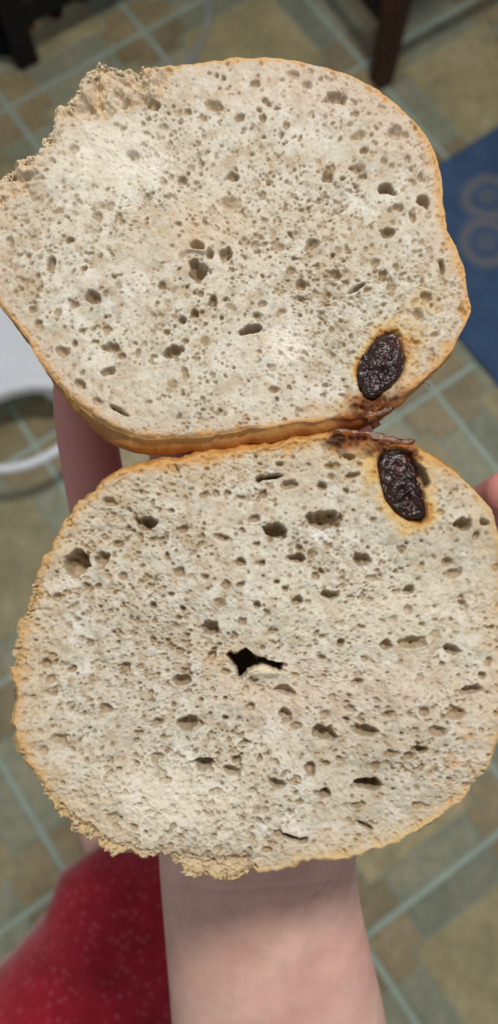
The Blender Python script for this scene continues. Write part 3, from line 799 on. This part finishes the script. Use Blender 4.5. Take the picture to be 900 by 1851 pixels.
def col_up(h_):
    X, Y = h_.X, h_.Y; n7 = fftnoise(*h_.H.shape, 7, 910)
    def put(mask, col, k): 
        m_ = np.clip(mask, 0, 1)[..., None] * k; h_.C = h_.C * (1 - m_) + col * m_
    put(h_.torn, np.array([.62, .50, .34]), .55)
    put(sstep(.2, 1.6, fftnoise(*h_.H.shape, 6, 915)) * h_.torn, np.array([.58, .36, .15]), .45)
    # tan staining round the closed centre hole and upwards
    put(np.exp(-((X - 352) / 16) ** 2 - ((Y - 425) / 22) ** 2), np.array([.52, .33, .16]), .7)
    put(np.exp(-((X - 400) / 120) ** 2 - ((Y - 420) / 70) ** 2), np.array([.64, .54, .40]), .45)
    put(np.exp(-((X - 640) / 260) ** 2 - ((Y - 165) / 50) ** 2), PINK, .6)
    put(np.exp(-((X - 740) / 60) ** 2 - ((Y - 250) / 60) ** 2), PINK, .5)
    put(np.exp(-((X - 215) / 110) ** 2 - ((Y - 290) / 70) ** 2), np.array([.80, .76, .67]), .55)
    put(np.exp(-((X - 520) / 38) ** 2 - ((Y - 625) / 40) ** 2), np.array([.86, .82, .74]), .7)
    # syrup soaked round the raisin
    rd = seg_dist(raisin_up + [raisin_up[0]], X, Y); ins = in_poly(raisin_up, X, Y)
    rd = np.where(ins, 0, rd) + n7 * 5 + h_.j1 * 1.6
    side = (.55 + .6 * sstep(640, 740, X + (700 - Y) * .2)) * (.75 + .55 * sstep(-1.5, 1.5, fftnoise(*h_.H.shape, 15, 916)))
    put(1 - sstep(3, 42, rd / side), YEL, .8); put(1 - sstep(0, 15, rd / side), np.array([.42, .17, .035]), .8); put(ins.astype(float), BRN * .5, .9)
    put(np.exp(-((X - 768) / 40) ** 2 - ((Y - 560) / 38) ** 2) * sstep(-.9, 1.2, n7), YEL, .6)
    put(np.exp(-((X - 745) / 16) ** 2 - ((Y - 622) / 12) ** 2) * sstep(-1.2, .6, n7), np.array([.48, .22, .05]), .8)
    put(np.exp(-((X - 672) / 32) ** 2 - ((Y - 738) / 22) ** 2) * 1.5, np.array([.32, .10, .02]), .9)
    put(np.exp(-((X - 640) / 18) ** 2 - ((Y - 722) / 9) ** 2), np.array([.5, .26, .08]), .7)
    put(np.exp(-((X - 572) / 18) ** 2 - ((Y - 735) / 11) ** 2), np.array([.60, .38, .2]), .6)
    put(h_.strand, np.array([.74, .66, .52]), .8)
BUILDING = 'upper'
HU = Half(-40, 70, 920, 750, (425, 452), 0.176, 13, 772, 100)
upper = build_half('bagel_half', 'upper half of the sliced bagel, its crumb torn ragged at the upper left', HU, out_up, pores_up, rim_up, (raisin_up, (1.7, 1.1)), col_up, height_up, None,
           np.array([.46, .175, .036]), (.0009, .0215, .95), rough_up, jag_up, (380, 3000, 26000), 520)

# ============ lower half
out_lo = [(216,849),(200,858),(172,886),(142,911),(112,950),(92,989),(66,1033),(59,1072),(44,1112),(32,1160),(26,1210),(29,1260),(24,1303),(22,1315),(34,1337),(46,1375),(68,1400),(80,1425),(82,1440),(90,1449),(100,1452),(113,1472),(140,1497),(170,1521),(210,1541),(245,1552),(266,1563),(276,1564),(281,1551),(300,1557),(320,1565),(345,1586),(380,1589),(420,1594),(450,1580),(500,1576),(545,1559),(600,1554),(640,1549),(700,1530),(750,1506),(800,1473),(850,1430),(880,1391),(893,1357),(905,1320),(913,1250),(916,1180),(915,1100),(910,1020),(901,962),(889,924),(864,890),(830,856),(796,834),(762,816),(742,806),(700,798),(660,784),(610,780),(560,792),(500,804),(400,820),(330,830),(270,840),(235,845)]
hole_lo = S_(3.46, (340, 1100), [(240,290),(262,280),(290,298),(330,268),(372,252),(400,292),(430,305),(470,318),(520,335),(560,348),(594,335),(598,352),(584,372),(590,392),(570,382),(530,368),(500,352),(460,348),(410,365),(370,385),(345,420),(322,450),(312,415),(296,372),(275,330)])
pores_lo = [(197,906,12,8,'d'),(268,944,19,9,'v',5),(262,950,8,8,'v'),(332,957,9,7,'d'),(310,923,6,5,'d'),(139,1020,19,24,'v',20),(185,1010,13,12,'d'),(277,974,10,5),(212,982,12,7),(299,982,4,3,'d'),(325,1034,10,8),(435,1016,9,7,'d'),(177,1059,7,5,'d'),(102,1080,9,9,'d'),(222,1041,8,8),(278,1094,5,6,'v'),(237,1116,4,5,'d'),(280,1121,4,6,'d'),(276,1156,6,6,'d'),(382,1136,12,12,'v'),(398,1090,10,10,'s'),(325,1177,8,8),(382,1186,7,8,'v'),(408,1214,9,5,'d'),(82,1200,9,9,'d'),(92,1227,10,8),(162,1162,6,7),(227,1205,7,7,'d'),(330,1230,17,9,'d',10),(48,1203,4,5,'d'),(46,1229,4,5,'d'),(410,1058,10,8),(435,1057,9,5,'d'),(140,1120,6,5),(367,957,4,4,'d'),(400,971,15,5,'',15),(368,895,10,6),(390,892,6,6,'d'),(410,890,6,5,'d'),
 (497,960,20,13,'v',10),(585,940,29,15,'d',0),(461,937,9,7,'d'),(522,875,18,8,'',-5),(540,1008,12,8,'v'),(654,1011,15,11,'d'),(569,1041,8,7,'d'),(595,1074,14,7,'v'),(538,1085,9,7,'v'),(465,1094,7,6,'v'),(672,1045,8,6),(740,1066,9,9,'v'),(737,1101,8,9),(617,1060,8,5),(615,1162,6,8,'v'),(697,1166,9,9,'v'),(745,1161,25,11,''),(817,1174,15,8,'d'),(582,1189,8,5,'d'),(837,948,14,11,'v'),(874,945,9,6,'v'),(795,926,8,6),(860,969,6,7,'d'),(725,991,9,6),(820,1037,14,8,''),(807,1015,10,8,''),(850,1247,19,8,'d'),(647,1233,11,6,'d'),(515,1248,18,9,'d'),(837,1090,10,5,'d',30),(882,1197,6,8,'d'),(870,1220,7,6,'v'),(637,859,12,5,'d'),(632,827,10,5,'d'),(600,842,15,6),(582,879,11,6,'d'),(487,860,22,4,'v',-8),(475,892,9,7),(762,1020,4,4,'v'),(762,1129,6,5,'d'),(710,1120,9,8,'s'),(500,1052,5,4,'v'),(515,1064,5,4,'v'),(497,1140,4,4,'d'),(572,1145,8,4,'d',-50),(505,837,10,4,'d'),
 (192,1280,15,8,''),(340,1308,20,13,'d'),(342,1312,7,7,'v'),(370,1381,16,12,'v',-20),(107,1337,12,9),(80,1357,8,9),(285,1367,12,6),(417,1394,16,8,'d'),(427,1374,9,6,'v'),(247,1382,5,4,'v'),(247,1324,5,4,'d'),(285,1305,10,6),(407,1298,6,5,'v'),(407,1262,5,4,'v'),(442,1342,7,4,'v'),(300,1410,10,6),(208,1494,4,4,'v'),(243,1494,8,5,'d'),(395,1430,9,5),(205,1477,16,6,''),(430,1300,5,4,'d'),(452,1280,8,5,'d'),(380,1290,4,3,'v'),(390,1262,4,4,'d'),
 (515,1291,13,8,'d'),(585,1325,22,12,'d',15),(535,1314,10,7),(662,1322,21,11,'d',10),(587,1291,9,6),(627,1301,6,4,'v'),(762,1285,10,7,'d',-25),(820,1290,16,11,''),(787,1320,17,10,'',20),(667,1420,25,10,'v',0),(587,1436,10,9,'v'),(560,1390,9,11,'d'),(590,1381,7,5,'d'),(737,1364,8,7,'d'),(757,1354,12,6,'v',20),(502,1417,17,8,'d'),(705,1361,11,8),(540,1452,8,5),(525,1515,17,5,'v',18),(548,1521,10,6,'v'),(502,1507,9,6,'d'),(660,1495,14,5,'d',30),(755,1459,12,7,''),(482,1537,9,5,'d'),(645,1457,14,6),(677,1385,8,8),(612,1373,6,5,'d'),(480,1465,7,6),(700,1290,16,5,'',-20),(460,1230,9,4,'d'),(455,1275,6,4,'v'),(600,1260,8,5),(680,1265,7,5,''),(760,1225,7,6,''),(800,1200,6,5,'d'),(845,1420,12,7,'s')]
def rim_lo(x, y, th):
    n = len(x); w = np.full(n, 15.0); w += 6 * sstep(250, 60, x)
    topk = sstep(900, 830, y); w = w * (1 - topk) + 20 * topk
    low = sstep(1350, 1500, y)[:, None]; tk = topk[:, None]; rt = sstep(780, 880, x)[:, None] * (1 - tk)
    e = np.repeat(np.array([.55, .335, .125])[None], n, 0)
    e = e * (1 - low) + np.array([.60, .43, .21]) * low
    e = e * (1 - tk) + np.array([.57, .31, .09]) * tk
    e = e * (1 - rt * .4) + np.array([.62, .46, .26]) * rt * .4
    m = np.repeat(np.array([.55, .43, .28])[None], n, 0)
    gz = goo_fn(x, y)[:, None]; e = e * (1 - gz) + GOO * gz; m = m * (1 - gz) + YEL * gz
    return w, e, m
def jag_lo(x, y): return .42 + .5 * sstep(250, 100, x) + 1.6 * np.exp(-((x - 230) / 190) ** 2) * sstep(1420, 1460, y) + .2 * np.exp(-((x - 620) / 80) ** 2) * sstep(820, 800, y)
crease = [(104, 1462), (150, 1494), (200, 1520), (255, 1536), (300, 1536), (345, 1548), (400, 1553), (450, 1545)]
def height_lo(h_):
    dd = seg_dist(crease, h_.X + h_.j1 * 2, h_.Y + h_.j2 * 2 + fftnoise(*h_.H.shape, 8, 931) * 3)
    h_.cr = np.exp(-(dd / 4.0) ** 2); 
    below = sstep(0, 8, (h_.Y - np.interp(h_.X, [p[0] for p in crease], [p[1] for p in crease]))) * sstep(500, 420, h_.X) * sstep(60, 110, h_.X) * sstep(1440, 1470, h_.Y)
    h_.below = below
    h_.H -= h_.cr * 1.0 + below * .9
    rb = blur(in_poly(raisin_lo, h_.X, h_.Y).astype(float), 3.0); h_.H -= rb * 2.8
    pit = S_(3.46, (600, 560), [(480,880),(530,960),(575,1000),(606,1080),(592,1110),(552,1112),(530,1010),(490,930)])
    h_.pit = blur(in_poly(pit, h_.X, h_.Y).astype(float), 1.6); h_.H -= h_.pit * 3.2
    # step in the crumb running right from the centre hole
    ly = np.interp(h_.X, [330, 520, 640, 760, 900], [1172, 1196, 1190, 1172, 1178])
    h_.H -= .35 * sstep(-9, 9, h_.Y - ly + 6 * fftnoise(*h_.H.shape, 10, 955)) * sstep(60, 20, h_.Y - ly) * sstep(500, 540, h_.X)
    # flap closing the hole from below
    h_.H += 1.5 * np.exp(-((h_.X - 474) / 40) ** 2 - ((h_.Y - 1214) / 11) ** 2)
    h_.H -= .9 * np.exp(-((h_.X - 450) / 90) ** 2 - ((h_.Y - 1195) / 45) ** 2)
def rough_lo(h_):
    return h_.below * 2.0 + sstep(850, 800, h_.Y) * .8
def col_lo(h_):
    X, Y = h_.X, h_.Y; n7 = fftnoise(*h_.H.shape, 7, 940)
    def put(mask, col, k):
        m_ = np.clip(mask, 0, 1)[..., None] * k; h_.C = h_.C * (1 - m_) + col * m_
    put(h_.cr, np.array([.42, .27, .13]), .6); put(h_.below, np.array([.62, .47, .27]), .55)
    put(np.exp(-((X - 400) / 45) ** 2 - ((Y - 1190) / 22) ** 2) * sstep(-1.2, 1, n7), np.array([.58, .42, .24]), .75)
    put(np.exp(-((X - 470) / 90) ** 2 - ((Y - 1250) / 40) ** 2), np.array([.62, .50, .36]), .5)
    put(np.exp(-((X - 650) / 250) ** 2 - ((Y - 1245) / 55) ** 2), PINK, .42)
    put(np.exp(-((X - 480) / 50) ** 2 - ((Y - 1210) / 12) ** 2), np.array([.72, .62, .46]), .6)
    put(np.exp(-((X - 300) / 200) ** 2 - ((Y - 1440) / 60) ** 2), np.array([.80, .74, .62]), .5)
    put(np.exp(-((X - 700) / 200) ** 2 - ((Y - 1100) / 60) ** 2), np.array([.76, .70, .56]), .4)
    put(np.exp(-((X - 578) / 22) ** 2 - ((Y - 968) / 13) ** 2), np.array([.82, .80, .78]), .75)
    put(np.exp(-((X - 835) / 40) ** 2 - ((Y - 1370) / 60) ** 2) * sstep(-.5, 1.2, n7), np.array([.58, .34, .14]), .7)
    put(np.exp(-((X - 890) / 9) ** 2 - ((Y - 1352) / 11) ** 2), np.array([.38, .14, .03]), .9)
    rd = seg_dist(raisin_lo + [raisin_lo[0]], X, Y); ins = in_poly(raisin_lo, X, Y)
    rd = (np.where(ins, 0, rd) + n7 * 4.5 + h_.j1 * 2) * (.8 + .6 * sstep(-1.5, 1.5, fftnoise(*h_.H.shape, 15, 946)))
    put(1 - sstep(4, 44, rd), YEL, .85); put(1 - sstep(0, 14, rd), np.array([.46, .20, .04]), .75); put(ins.astype(float), BRN * .5, .9)
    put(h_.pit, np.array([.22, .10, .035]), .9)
    # syrup-soaked top rim between the raisin and the joint
    ly = np.interp(X, [560, 600, 650, 700, 748], [788, 782, 790, 800, 812])
    put(np.exp(-((Y - ly - 3) / 15) ** 2) * sstep(575, 610, X) * sstep(770, 735, X), GOO * 1.25, .9)
    put(np.exp(-((X - 690) / 36) ** 2 - ((Y - 812) / 13) ** 2), np.array([.40, .16, .03]), .8)
    put(np.exp(-((X - 645) / 40) ** 2 - ((Y - 812) / 16) ** 2) * sstep(-1, .6, n7), YEL, .8)
    put(np.exp(-((X - 598) / 22) ** 2 - ((Y - 800) / 12) ** 2) * sstep(-.6, .5, n7), np.array([.10, .06, .03]), .8)
    put(np.exp(-((Y - (835 - (X - 330) * .13)) / 13) ** 2) * sstep(240, 330, X) * sstep(600, 540, X) * sstep(-.8, .8, n7), np.array([.58, .44, .26]), .5)
BUILDING = 'lower'
HL = Half(0, 760, 930, 860, (465, 1195), 0.177, 7, 800, 200)
lower = build_half('bagel_half', 'lower half of the sliced bagel with a dark open hole, nearest the wrist', HL, out_lo, pores_lo, rim_lo, (raisin_lo, (1.8, 1.3)), col_lo, height_lo, hole_lo,
           np.array([.46, .225, .07]), (.0008, .0225, .95), rough_lo, jag_lo, (420, 3600, 29000), 560)

m_goo, nt, b = new_mat('baked_syrup_skin'); co = objco(nt)
n1 = noise(nt, 380, 6, 0.65, co)
r = ramp(nt, n1.outputs[0], [(0.32, (.03, .010, .004)), (0.5, (.13, .036, .008)), (0.66, (.32, .11, .022))])
nt.links.new(r.outputs[0], b.inputs['Base Color']); b.inputs['Roughness'].default_value = 0.38; b.inputs['Specular IOR Level'].default_value = .5
pv = bump(nt, n1.outputs[0], 0.7, 0.0005, b)
def rag(name, H_, path, rad, seed, parent, up=.3, mat=None):
    rr = np.random.RandomState(seed); P = [H_.pt(np.array([float(x)]), np.array([float(y)]))[0] + H_.n * (z * .7 - .75) * .001 for x, y, z in path]
    P = spline(P, 14); n = len(P); R_ = np.interp(np.linspace(0, 1, n), np.linspace(0, 1, len(rad)), rad) * .001
    nseg = 26; q = fftnoise(n * 2, nseg * 2, 4.0, seed)[::2, ::2]; q2 = fftnoise(n * 2, nseg * 2, 1.0, seed + 1)[::2, ::2]
    V = []
    for i in range(n):
        t = P[min(i+1, n-1)] - P[max(i-1, 0)]; t /= np.linalg.norm(t); a = np.cross(t, H_.n); a /= np.linalg.norm(a)
        for k in range(nseg):
            th = 2 * math.pi * k / nseg; r1 = .6 * R_[i] * (1 + .14 * q[i, k] + .07 * q2[i, k])
            V.append(P[i] + a * math.cos(th) * r1 + H_.n * math.sin(th) * r1 * .35)
    Fc = [(i*nseg+k, i*nseg+(k+1) % nseg, (i+1)*nseg+(k+1) % nseg, (i+1)*nseg+k) for i in range(n-1) for k in range(nseg)]
    Fc += [tuple(range(nseg-1, -1, -1)), tuple(range((n-1)*nseg, n*nseg))]
    me = mesh_np(name, V, Fc, True, H_.base); fix_normals(me); return link(name, me, mat or m_goo, parent)
rag('syrup_skin', HL, [(588, 783, -1.2), (612, 778, -.4), (650, 783, .1), (690, 790, .1), (722, 797, -.2), (746, 796, -.6), (752, 793, -.9)], [.5, 1.2, 1.5, 1.5, 1.3, .8, .2], 71, lower)
rag('syrup_skin', HL, [(600, 786, -1), (598, 796, -.5), (590, 808, -.6), (572, 812, -.9)], [.7, .9, .8, .3], 72, lower)
rag('syrup_skin', HL, [(648, 785, -1), (668, 800, -.1), (676, 815, -.3), (680, 826, -.9)], [.9, 1.1, .9, .4], 73, lower)
rag('syrup_skin', HU, [(652, 722, -1.4), (668, 738, -.4), (676, 752, -1.0), (684, 764, -3.5)], [.5, 1.6, 2.0, 1.6], 74, upper)
rag('syrup_skin', HU, [(640, 745, -1.2), (668, 748, -.5), (700, 738, -.8), (716, 726, -1.5)], [.4, 1.2, 1.1, .4], 75, upper)
rag('syrup_skin', HU, [(766, 682, -.6), (775, 691, -.6), (779, 695, -.7)], [.5, .35, .1], 76, upper)

# ------------------------------------------------------------------ the person: hand, forearm, knee
m_skin, nt, b = new_mat('skin'); co = objco(nt)
n1 = noise(nt, 22, 4, 0.55, co); n2 = noise(nt, 900, 4, 0.6, co); n3 = noise(nt, 90, 4, 0.6, co)
r = ramp(nt, n1.outputs[0], [(0.3, (0.62, 0.36, 0.29)), (0.5, (0.74, 0.48, 0.40)), (0.72, (0.68, 0.38, 0.33))])
r3 = ramp(nt, n3.outputs[0], [(0.3, (0.90, 0.86, 0.87)), (0.7, (1.06, 1.06, 1.06))])
c = mixc(nt, 1.0, r.outputs[0], r3.outputs[0], 'MULTIPLY')
# fingers carry more blood than the wrist: redder along the hand
gp = N(nt, 'ShaderNodeNewGeometry'); sy = N(nt, 'ShaderNodeSeparateXYZ'); nt.links.new(gp.outputs['Position'], sy.inputs[0])
yw, yf = float(at(466, 1500, .235)[1]), float(at(150, 900, .226)[1])
mr = N(nt, 'ShaderNodeMapRange'); mr.interpolation_type = 'SMOOTHSTEP'; nt.links.new(sy.outputs[1], mr.inputs[0]); mr.inputs[1].default_value = yw; mr.inputs[2].default_value = yf
c = mixc(nt, mr.outputs[0], c, (0.66, 0.29, 0.26))
veins = noise(nt, 34, 2, 0.4, co, 1.2); vr = ramp(nt, veins.outputs[0], [(0.46, (1, 1, 1)), (0.5, (.86, .92, .98)), (0.54, (1, 1, 1))])
c = mixc(nt, .3, c, vr.outputs[0], 'MULTIPLY')
nt.links.new(c, b.inputs['Base Color']); b.inputs['Roughness'].default_value = 0.45
b.inputs['Specular IOR Level'].default_value = 0.42
b.inputs['Subsurface Weight'].default_value = 0.35; b.inputs['Subsurface Radius'].default_value = (1.0, 0.35, 0.2); b.inputs['Subsurface Scale'].default_value = 0.004
vor = N(nt, 'ShaderNodeTexVoronoi'); vor.inputs['Scale'].default_value = 900; nt.links.new(co, vor.inputs['Vector'])
pv = bump(nt, vor.outputs[0], 0.12, 0.0003, b); bump(nt, n2.outputs[0], 0.25, 0.0002, b, pv)

pers_base = at(560, 2300, .40)
person = empty('person', pers_base)
tag(person, 'person holding the bagel open in one pale hand, red cloth over the knee', 'person')
bm = bmesh.new()
def capsule(bm, P, R, nseg=20, flat=1.0, axis=None):
    """closed round-ended tube through P with radii R; flattened along axis"""
    P = [np.array(p, float) for p in P]; ax = D if axis is None else axis
    rings = []
    def frame(t):
        s_ = np.cross(t, ax); s_ /= np.linalg.norm(s_); return s_, np.cross(s_, t)
    n = len(P)
    t0 = P[1] - P[0]; t0 /= np.linalg.norm(t0); t1 = P[-1] - P[-2]; t1 /= np.linalg.norm(t1)
    seq = []
    for a in (80, 55, 28): seq.append((P[0] - t0 * R[0] * math.sin(math.radians(a)), R[0] * math.cos(math.radians(a)), t0))
    for i in range(n):
        t = P[min(i + 1, n - 1)] - P[max(i - 1, 0)]; t /= np.linalg.norm(t); seq.append((P[i], R[i], t))
    for a in (28, 55, 80): seq.append((P[-1] + t1 * R[-1] * math.sin(math.radians(a)), R[-1] * math.cos(math.radians(a)), t1))
    for (p, r_, t) in seq:
        s_, f_ = frame(t); ring = []
        for k in range(nseg):
            th = 2 * math.pi * k / nseg
            ring.append(bm.verts.new(tuple(p + s_ * r_ * math.cos(th) + f_ * r_ * flat * math.sin(th))))
        rings.append(ring)
    for a in range(len(rings) - 1):
        for k in range(nseg):
            bm.faces.new((rings[a][k], rings[a][(k+1) % nseg], rings[a+1][(k+1) % nseg], rings[a+1][k]))
    bm.faces.new(rings[0][::-1]); bm.faces.new(rings[-1])
def cs(pts): return [at(*p) for p in pts]
# forearm: centre line in photograph units and depth, flattened section
def smoothpath(P, R, n=6):
    Q = spline([np.r_[p, r_] for p, r_ in zip(P, R)], n); return [q[:3] for q in Q], [q[3] for q in Q]
P, R = smoothpath(cs([(470, 1330, .240), (465, 1440, .240), (466, 1560, .242), (474, 1650, .247), (490, 1760, .253), (505, 1860, .260), (540, 2100, .275), (600, 2500, .32), (660, 2900, .38)]),
    [.034, .0315, .0307, .0315, .0336, .0358, .039, .044, .046])
capsule(bm, P, R, 40, .74)
# palm with thumb pad and heel of the hand
P, R = smoothpath(cs([(480, 1440, .236), (490, 1300, .237), (500, 1150, .236), (505, 1030, .236)]), [.032, .037, .041, .040]); capsule(bm, P, R, 32, .42)
P, R = smoothpath(cs([(400, 1430, .232), (330, 1300, .230), (260, 1150, .226)]), [.016, .019, .015]); capsule(bm, P, R, 20, .9)
P, R = smoothpath(cs([(600, 1420, .234), (650, 1250, .231), (680, 1080, .230)]), [.015, .016, .013]); capsule(bm, P, R, 20, .9)
# fingers: each with its own lengths and bends, lying behind the bread
def finger(pts, rad): 
    P, R = smoothpath(cs(pts), rad, 5); capsule(bm, P, R, 18, .95)
finger([(300, 1180, .230), (216, 1040, .226), (178, 900, .226), (152, 745, .226), (150, 640, .227)], [.0115, .0100, .0090, .0088, .0080])   # thumb side
finger([(360, 1030, .234), (330, 860, .224), (330, 700, .221), (345, 560, .224), (350, 470, .227)], [.0105, .0095, .0088, .0082, .0075])
finger([(480, 1020, .234), (480, 850, .224), (485, 680, .221), (490, 520, .225), (492, 400, .229)], [.0108, .0096, .0090, .0084, .0077])
finger([(590, 1030, .234), (612, 860, .225), (624, 700, .221), (640, 560, .225), (648, 460, .228)], [.0102, .0092, .0086, .0080, .0073])
finger([(680, 1120, .232), (790, 1010, .224), (872, 935, .212), (912, 905, .201), (918, 895, .198)], [.0098, .0088, .0082, .0078, .0072])
# two tendons under the skin of the wrist
P, R = smoothpath(cs([(530, 1500, .2195), (527, 1620, .2235), (524, 1740, .2275), (528, 1860, .2328), (545, 2000, .2415)]), [.0030, .0042, .0044, .0038, .003]); capsule(bm, P, R, 12, .8)
me = bpy.data.meshes.new('hand_raw'); bm.to_mesh(me); bm.free()
tmp = bpy.data.objects.new('hand_raw', me); COL.objects.link(tmp)
md = tmp.modifiers.new('r', 'REMESH'); md.mode = 'VOXEL'; md.voxel_size = 0.0011; md.use_smooth_shade = True
ms = tmp.modifiers.new('s', 'SMOOTH'); ms.factor = .5; ms.iterations = 14
dg = bpy.context.evaluated_depsgraph_get(); dg.update()
ev = tmp.evaluated_get(dg); hm_ = bpy.data.meshes.new_from_object(ev)
bpy.data.objects.remove(tmp)
hm_.name = 'arm'
nv = len(hm_.vertices); co_ = np.empty(nv * 3, np.float32); hm_.vertices.foreach_get('co', co_); co_ = co_.reshape(-1, 3).astype(float)
# wrist creases: shallow grooves where the photograph shows fine diagonal lines
rel = co_ - CAM; dz = rel @ D; pxs = CX + F * (rel @ RX) / dz; pys = CY - F * (rel @ UP) / dz
dep = np.zeros(nv)
for seg, a, w in (([(560, 1625), (590, 1600), (615, 1578)], 0.0007, 3), ([(552, 1640), (575, 1615)], .0006, 3), ([(300, 1600), (400, 1612), (500, 1606), (640, 1590)], .0006, 4), ([(590, 1612), (612, 1595)], .0006, 2.5)):
    dep += a * np.exp(-(seg_dist(seg, pxs, pys) / w) ** 2)
nr_ = np.empty(nv * 3, np.float32); hm_.vertices.foreach_get('normal', nr_) if hasattr(hm_.vertices[0], 'normal') else None
nr_ = nr_.reshape(-1, 3)
front = (nr_ @ D) < -.2
co_ -= nr_ * (dep * front)[:, None]
hm_.vertices.foreach_set('co', (co_ - pers_base).astype(np.float32).ravel()); hm_.update()
hm_.polygons.foreach_set('use_smooth', np.ones(len(hm_.polygons), bool))
link('arm', hm_, m_skin, person)
print('hand verts', nv)

# leg below the knee and the red cloth over it
m_red, nt, b = new_mat('red_dotted_cloth'); co = objco(nt)
mp = N(nt, 'ShaderNodeMapping'); nt.links.new(co, mp.inputs[0]); mp.inputs['Rotation'].default_value = (0.0, 0.0, .6)
vor = N(nt, 'ShaderNodeTexVoronoi', feature='F1'); vor.inputs['Scale'].default_value = 185; vor.inputs['Randomness'].default_value = 0.55
nt.links.new(mp.outputs[0], vor.inputs['Vector'])
dots = ramp(nt, vor.outputs['Distance'], [(0.16, (1, 1, 1)), (0.34, (0, 0, 0))])
keep = ramp(nt, vor.outputs['Color'], [(0.22, (0, 0, 0)), (0.4, (1, 1, 1))])
wv_ = noise(nt, 60, 4, .6, co)
rc = ramp(nt, wv_.outputs[0], [(0.3, tuple(srgb(138, 20, 34))), (0.7, tuple(srgb(166, 28, 50)))])
k_ = mixc(nt, 1.0, dots.outputs[0], keep.outputs[0], 'MULTIPLY')
k2_ = N(nt, 'ShaderNodeMath', operation='MULTIPLY'); nt.links.new(k_, k2_.inputs[0]); k2_.inputs[1].default_value = .48
c = mixc(nt, k2_.outputs[0], rc.outputs[0], srgb(206, 110, 128))
nt.links.new(c, b.inputs['Base Color']); b.inputs['Roughness'].default_value = 0.9; b.inputs['Sheen Weight'].default_value = 0.3
b.inputs['Specular IOR Level'].default_value = 0.15
def loft(name, P, R, flat, mat, base, nseg=64, foldamp=0.0, seed=1, parent=None, axis=None):
    bm = bmesh.new(); P, R = smoothpath(P, R, 8); capsule(bm, P, R, nseg, flat, axis)
    me = bpy.data.meshes.new(name); bmesh.ops.recalc_face_normals(bm, faces=bm.faces); bm.to_mesh(me); bm.free()
    n = len(me.vertices); c_ = np.empty(n * 3, np.float32); me.vertices.foreach_get('co', c_); c_ = c_.reshape(-1, 3).astype(float)
    nr = np.array([v.normal[:] for v in me.vertices])
    if foldamp:
        q = c_ * 1.0; w = (np.sin(q[:, 0] * 31 + np.sin(q[:, 1] * 23) * 1.5 + seed) + .6 * np.sin(q[:, 1] * 47 + q[:, 2] * 38 + seed * 2)) * foldamp
        c_ = c_ + nr * w[:, None]
    me.vertices.foreach_set('co', (c_ - base).astype(np.float32).ravel())
    me.polygons.foreach_set('use_smooth', np.ones(len(me.polygons), bool)); me.update()
    return link(name, me, mat, parent)
loft('trousers', cs([(236, 1690, .60), (215, 1770, .60), (180, 1900, .59), (140, 2120, .57), (110, 2450, .56)]), [.070, .088, .108, .125, .14], .85, m_red, pers_base, 96, .0035, 2, person)
knee = at(215, 1680, .62); foot = at_z(215, 1545, .05)
loft('lower_leg', [knee, knee * .5 + foot * .5, foot], [.05, .048, .034], 1.0, m_skin, pers_base, 32, 0, 1, person, axis=UP)
f0 = at_z(215, 1560, .036); f1 = at_z(165, 1452, .028)
loft('foot', [f0, f0 * .5 + f1 * .5, f1], [.034, .036, .026], .95, m_skin, pers_base, 28, 0, 1, person, axis=UP)
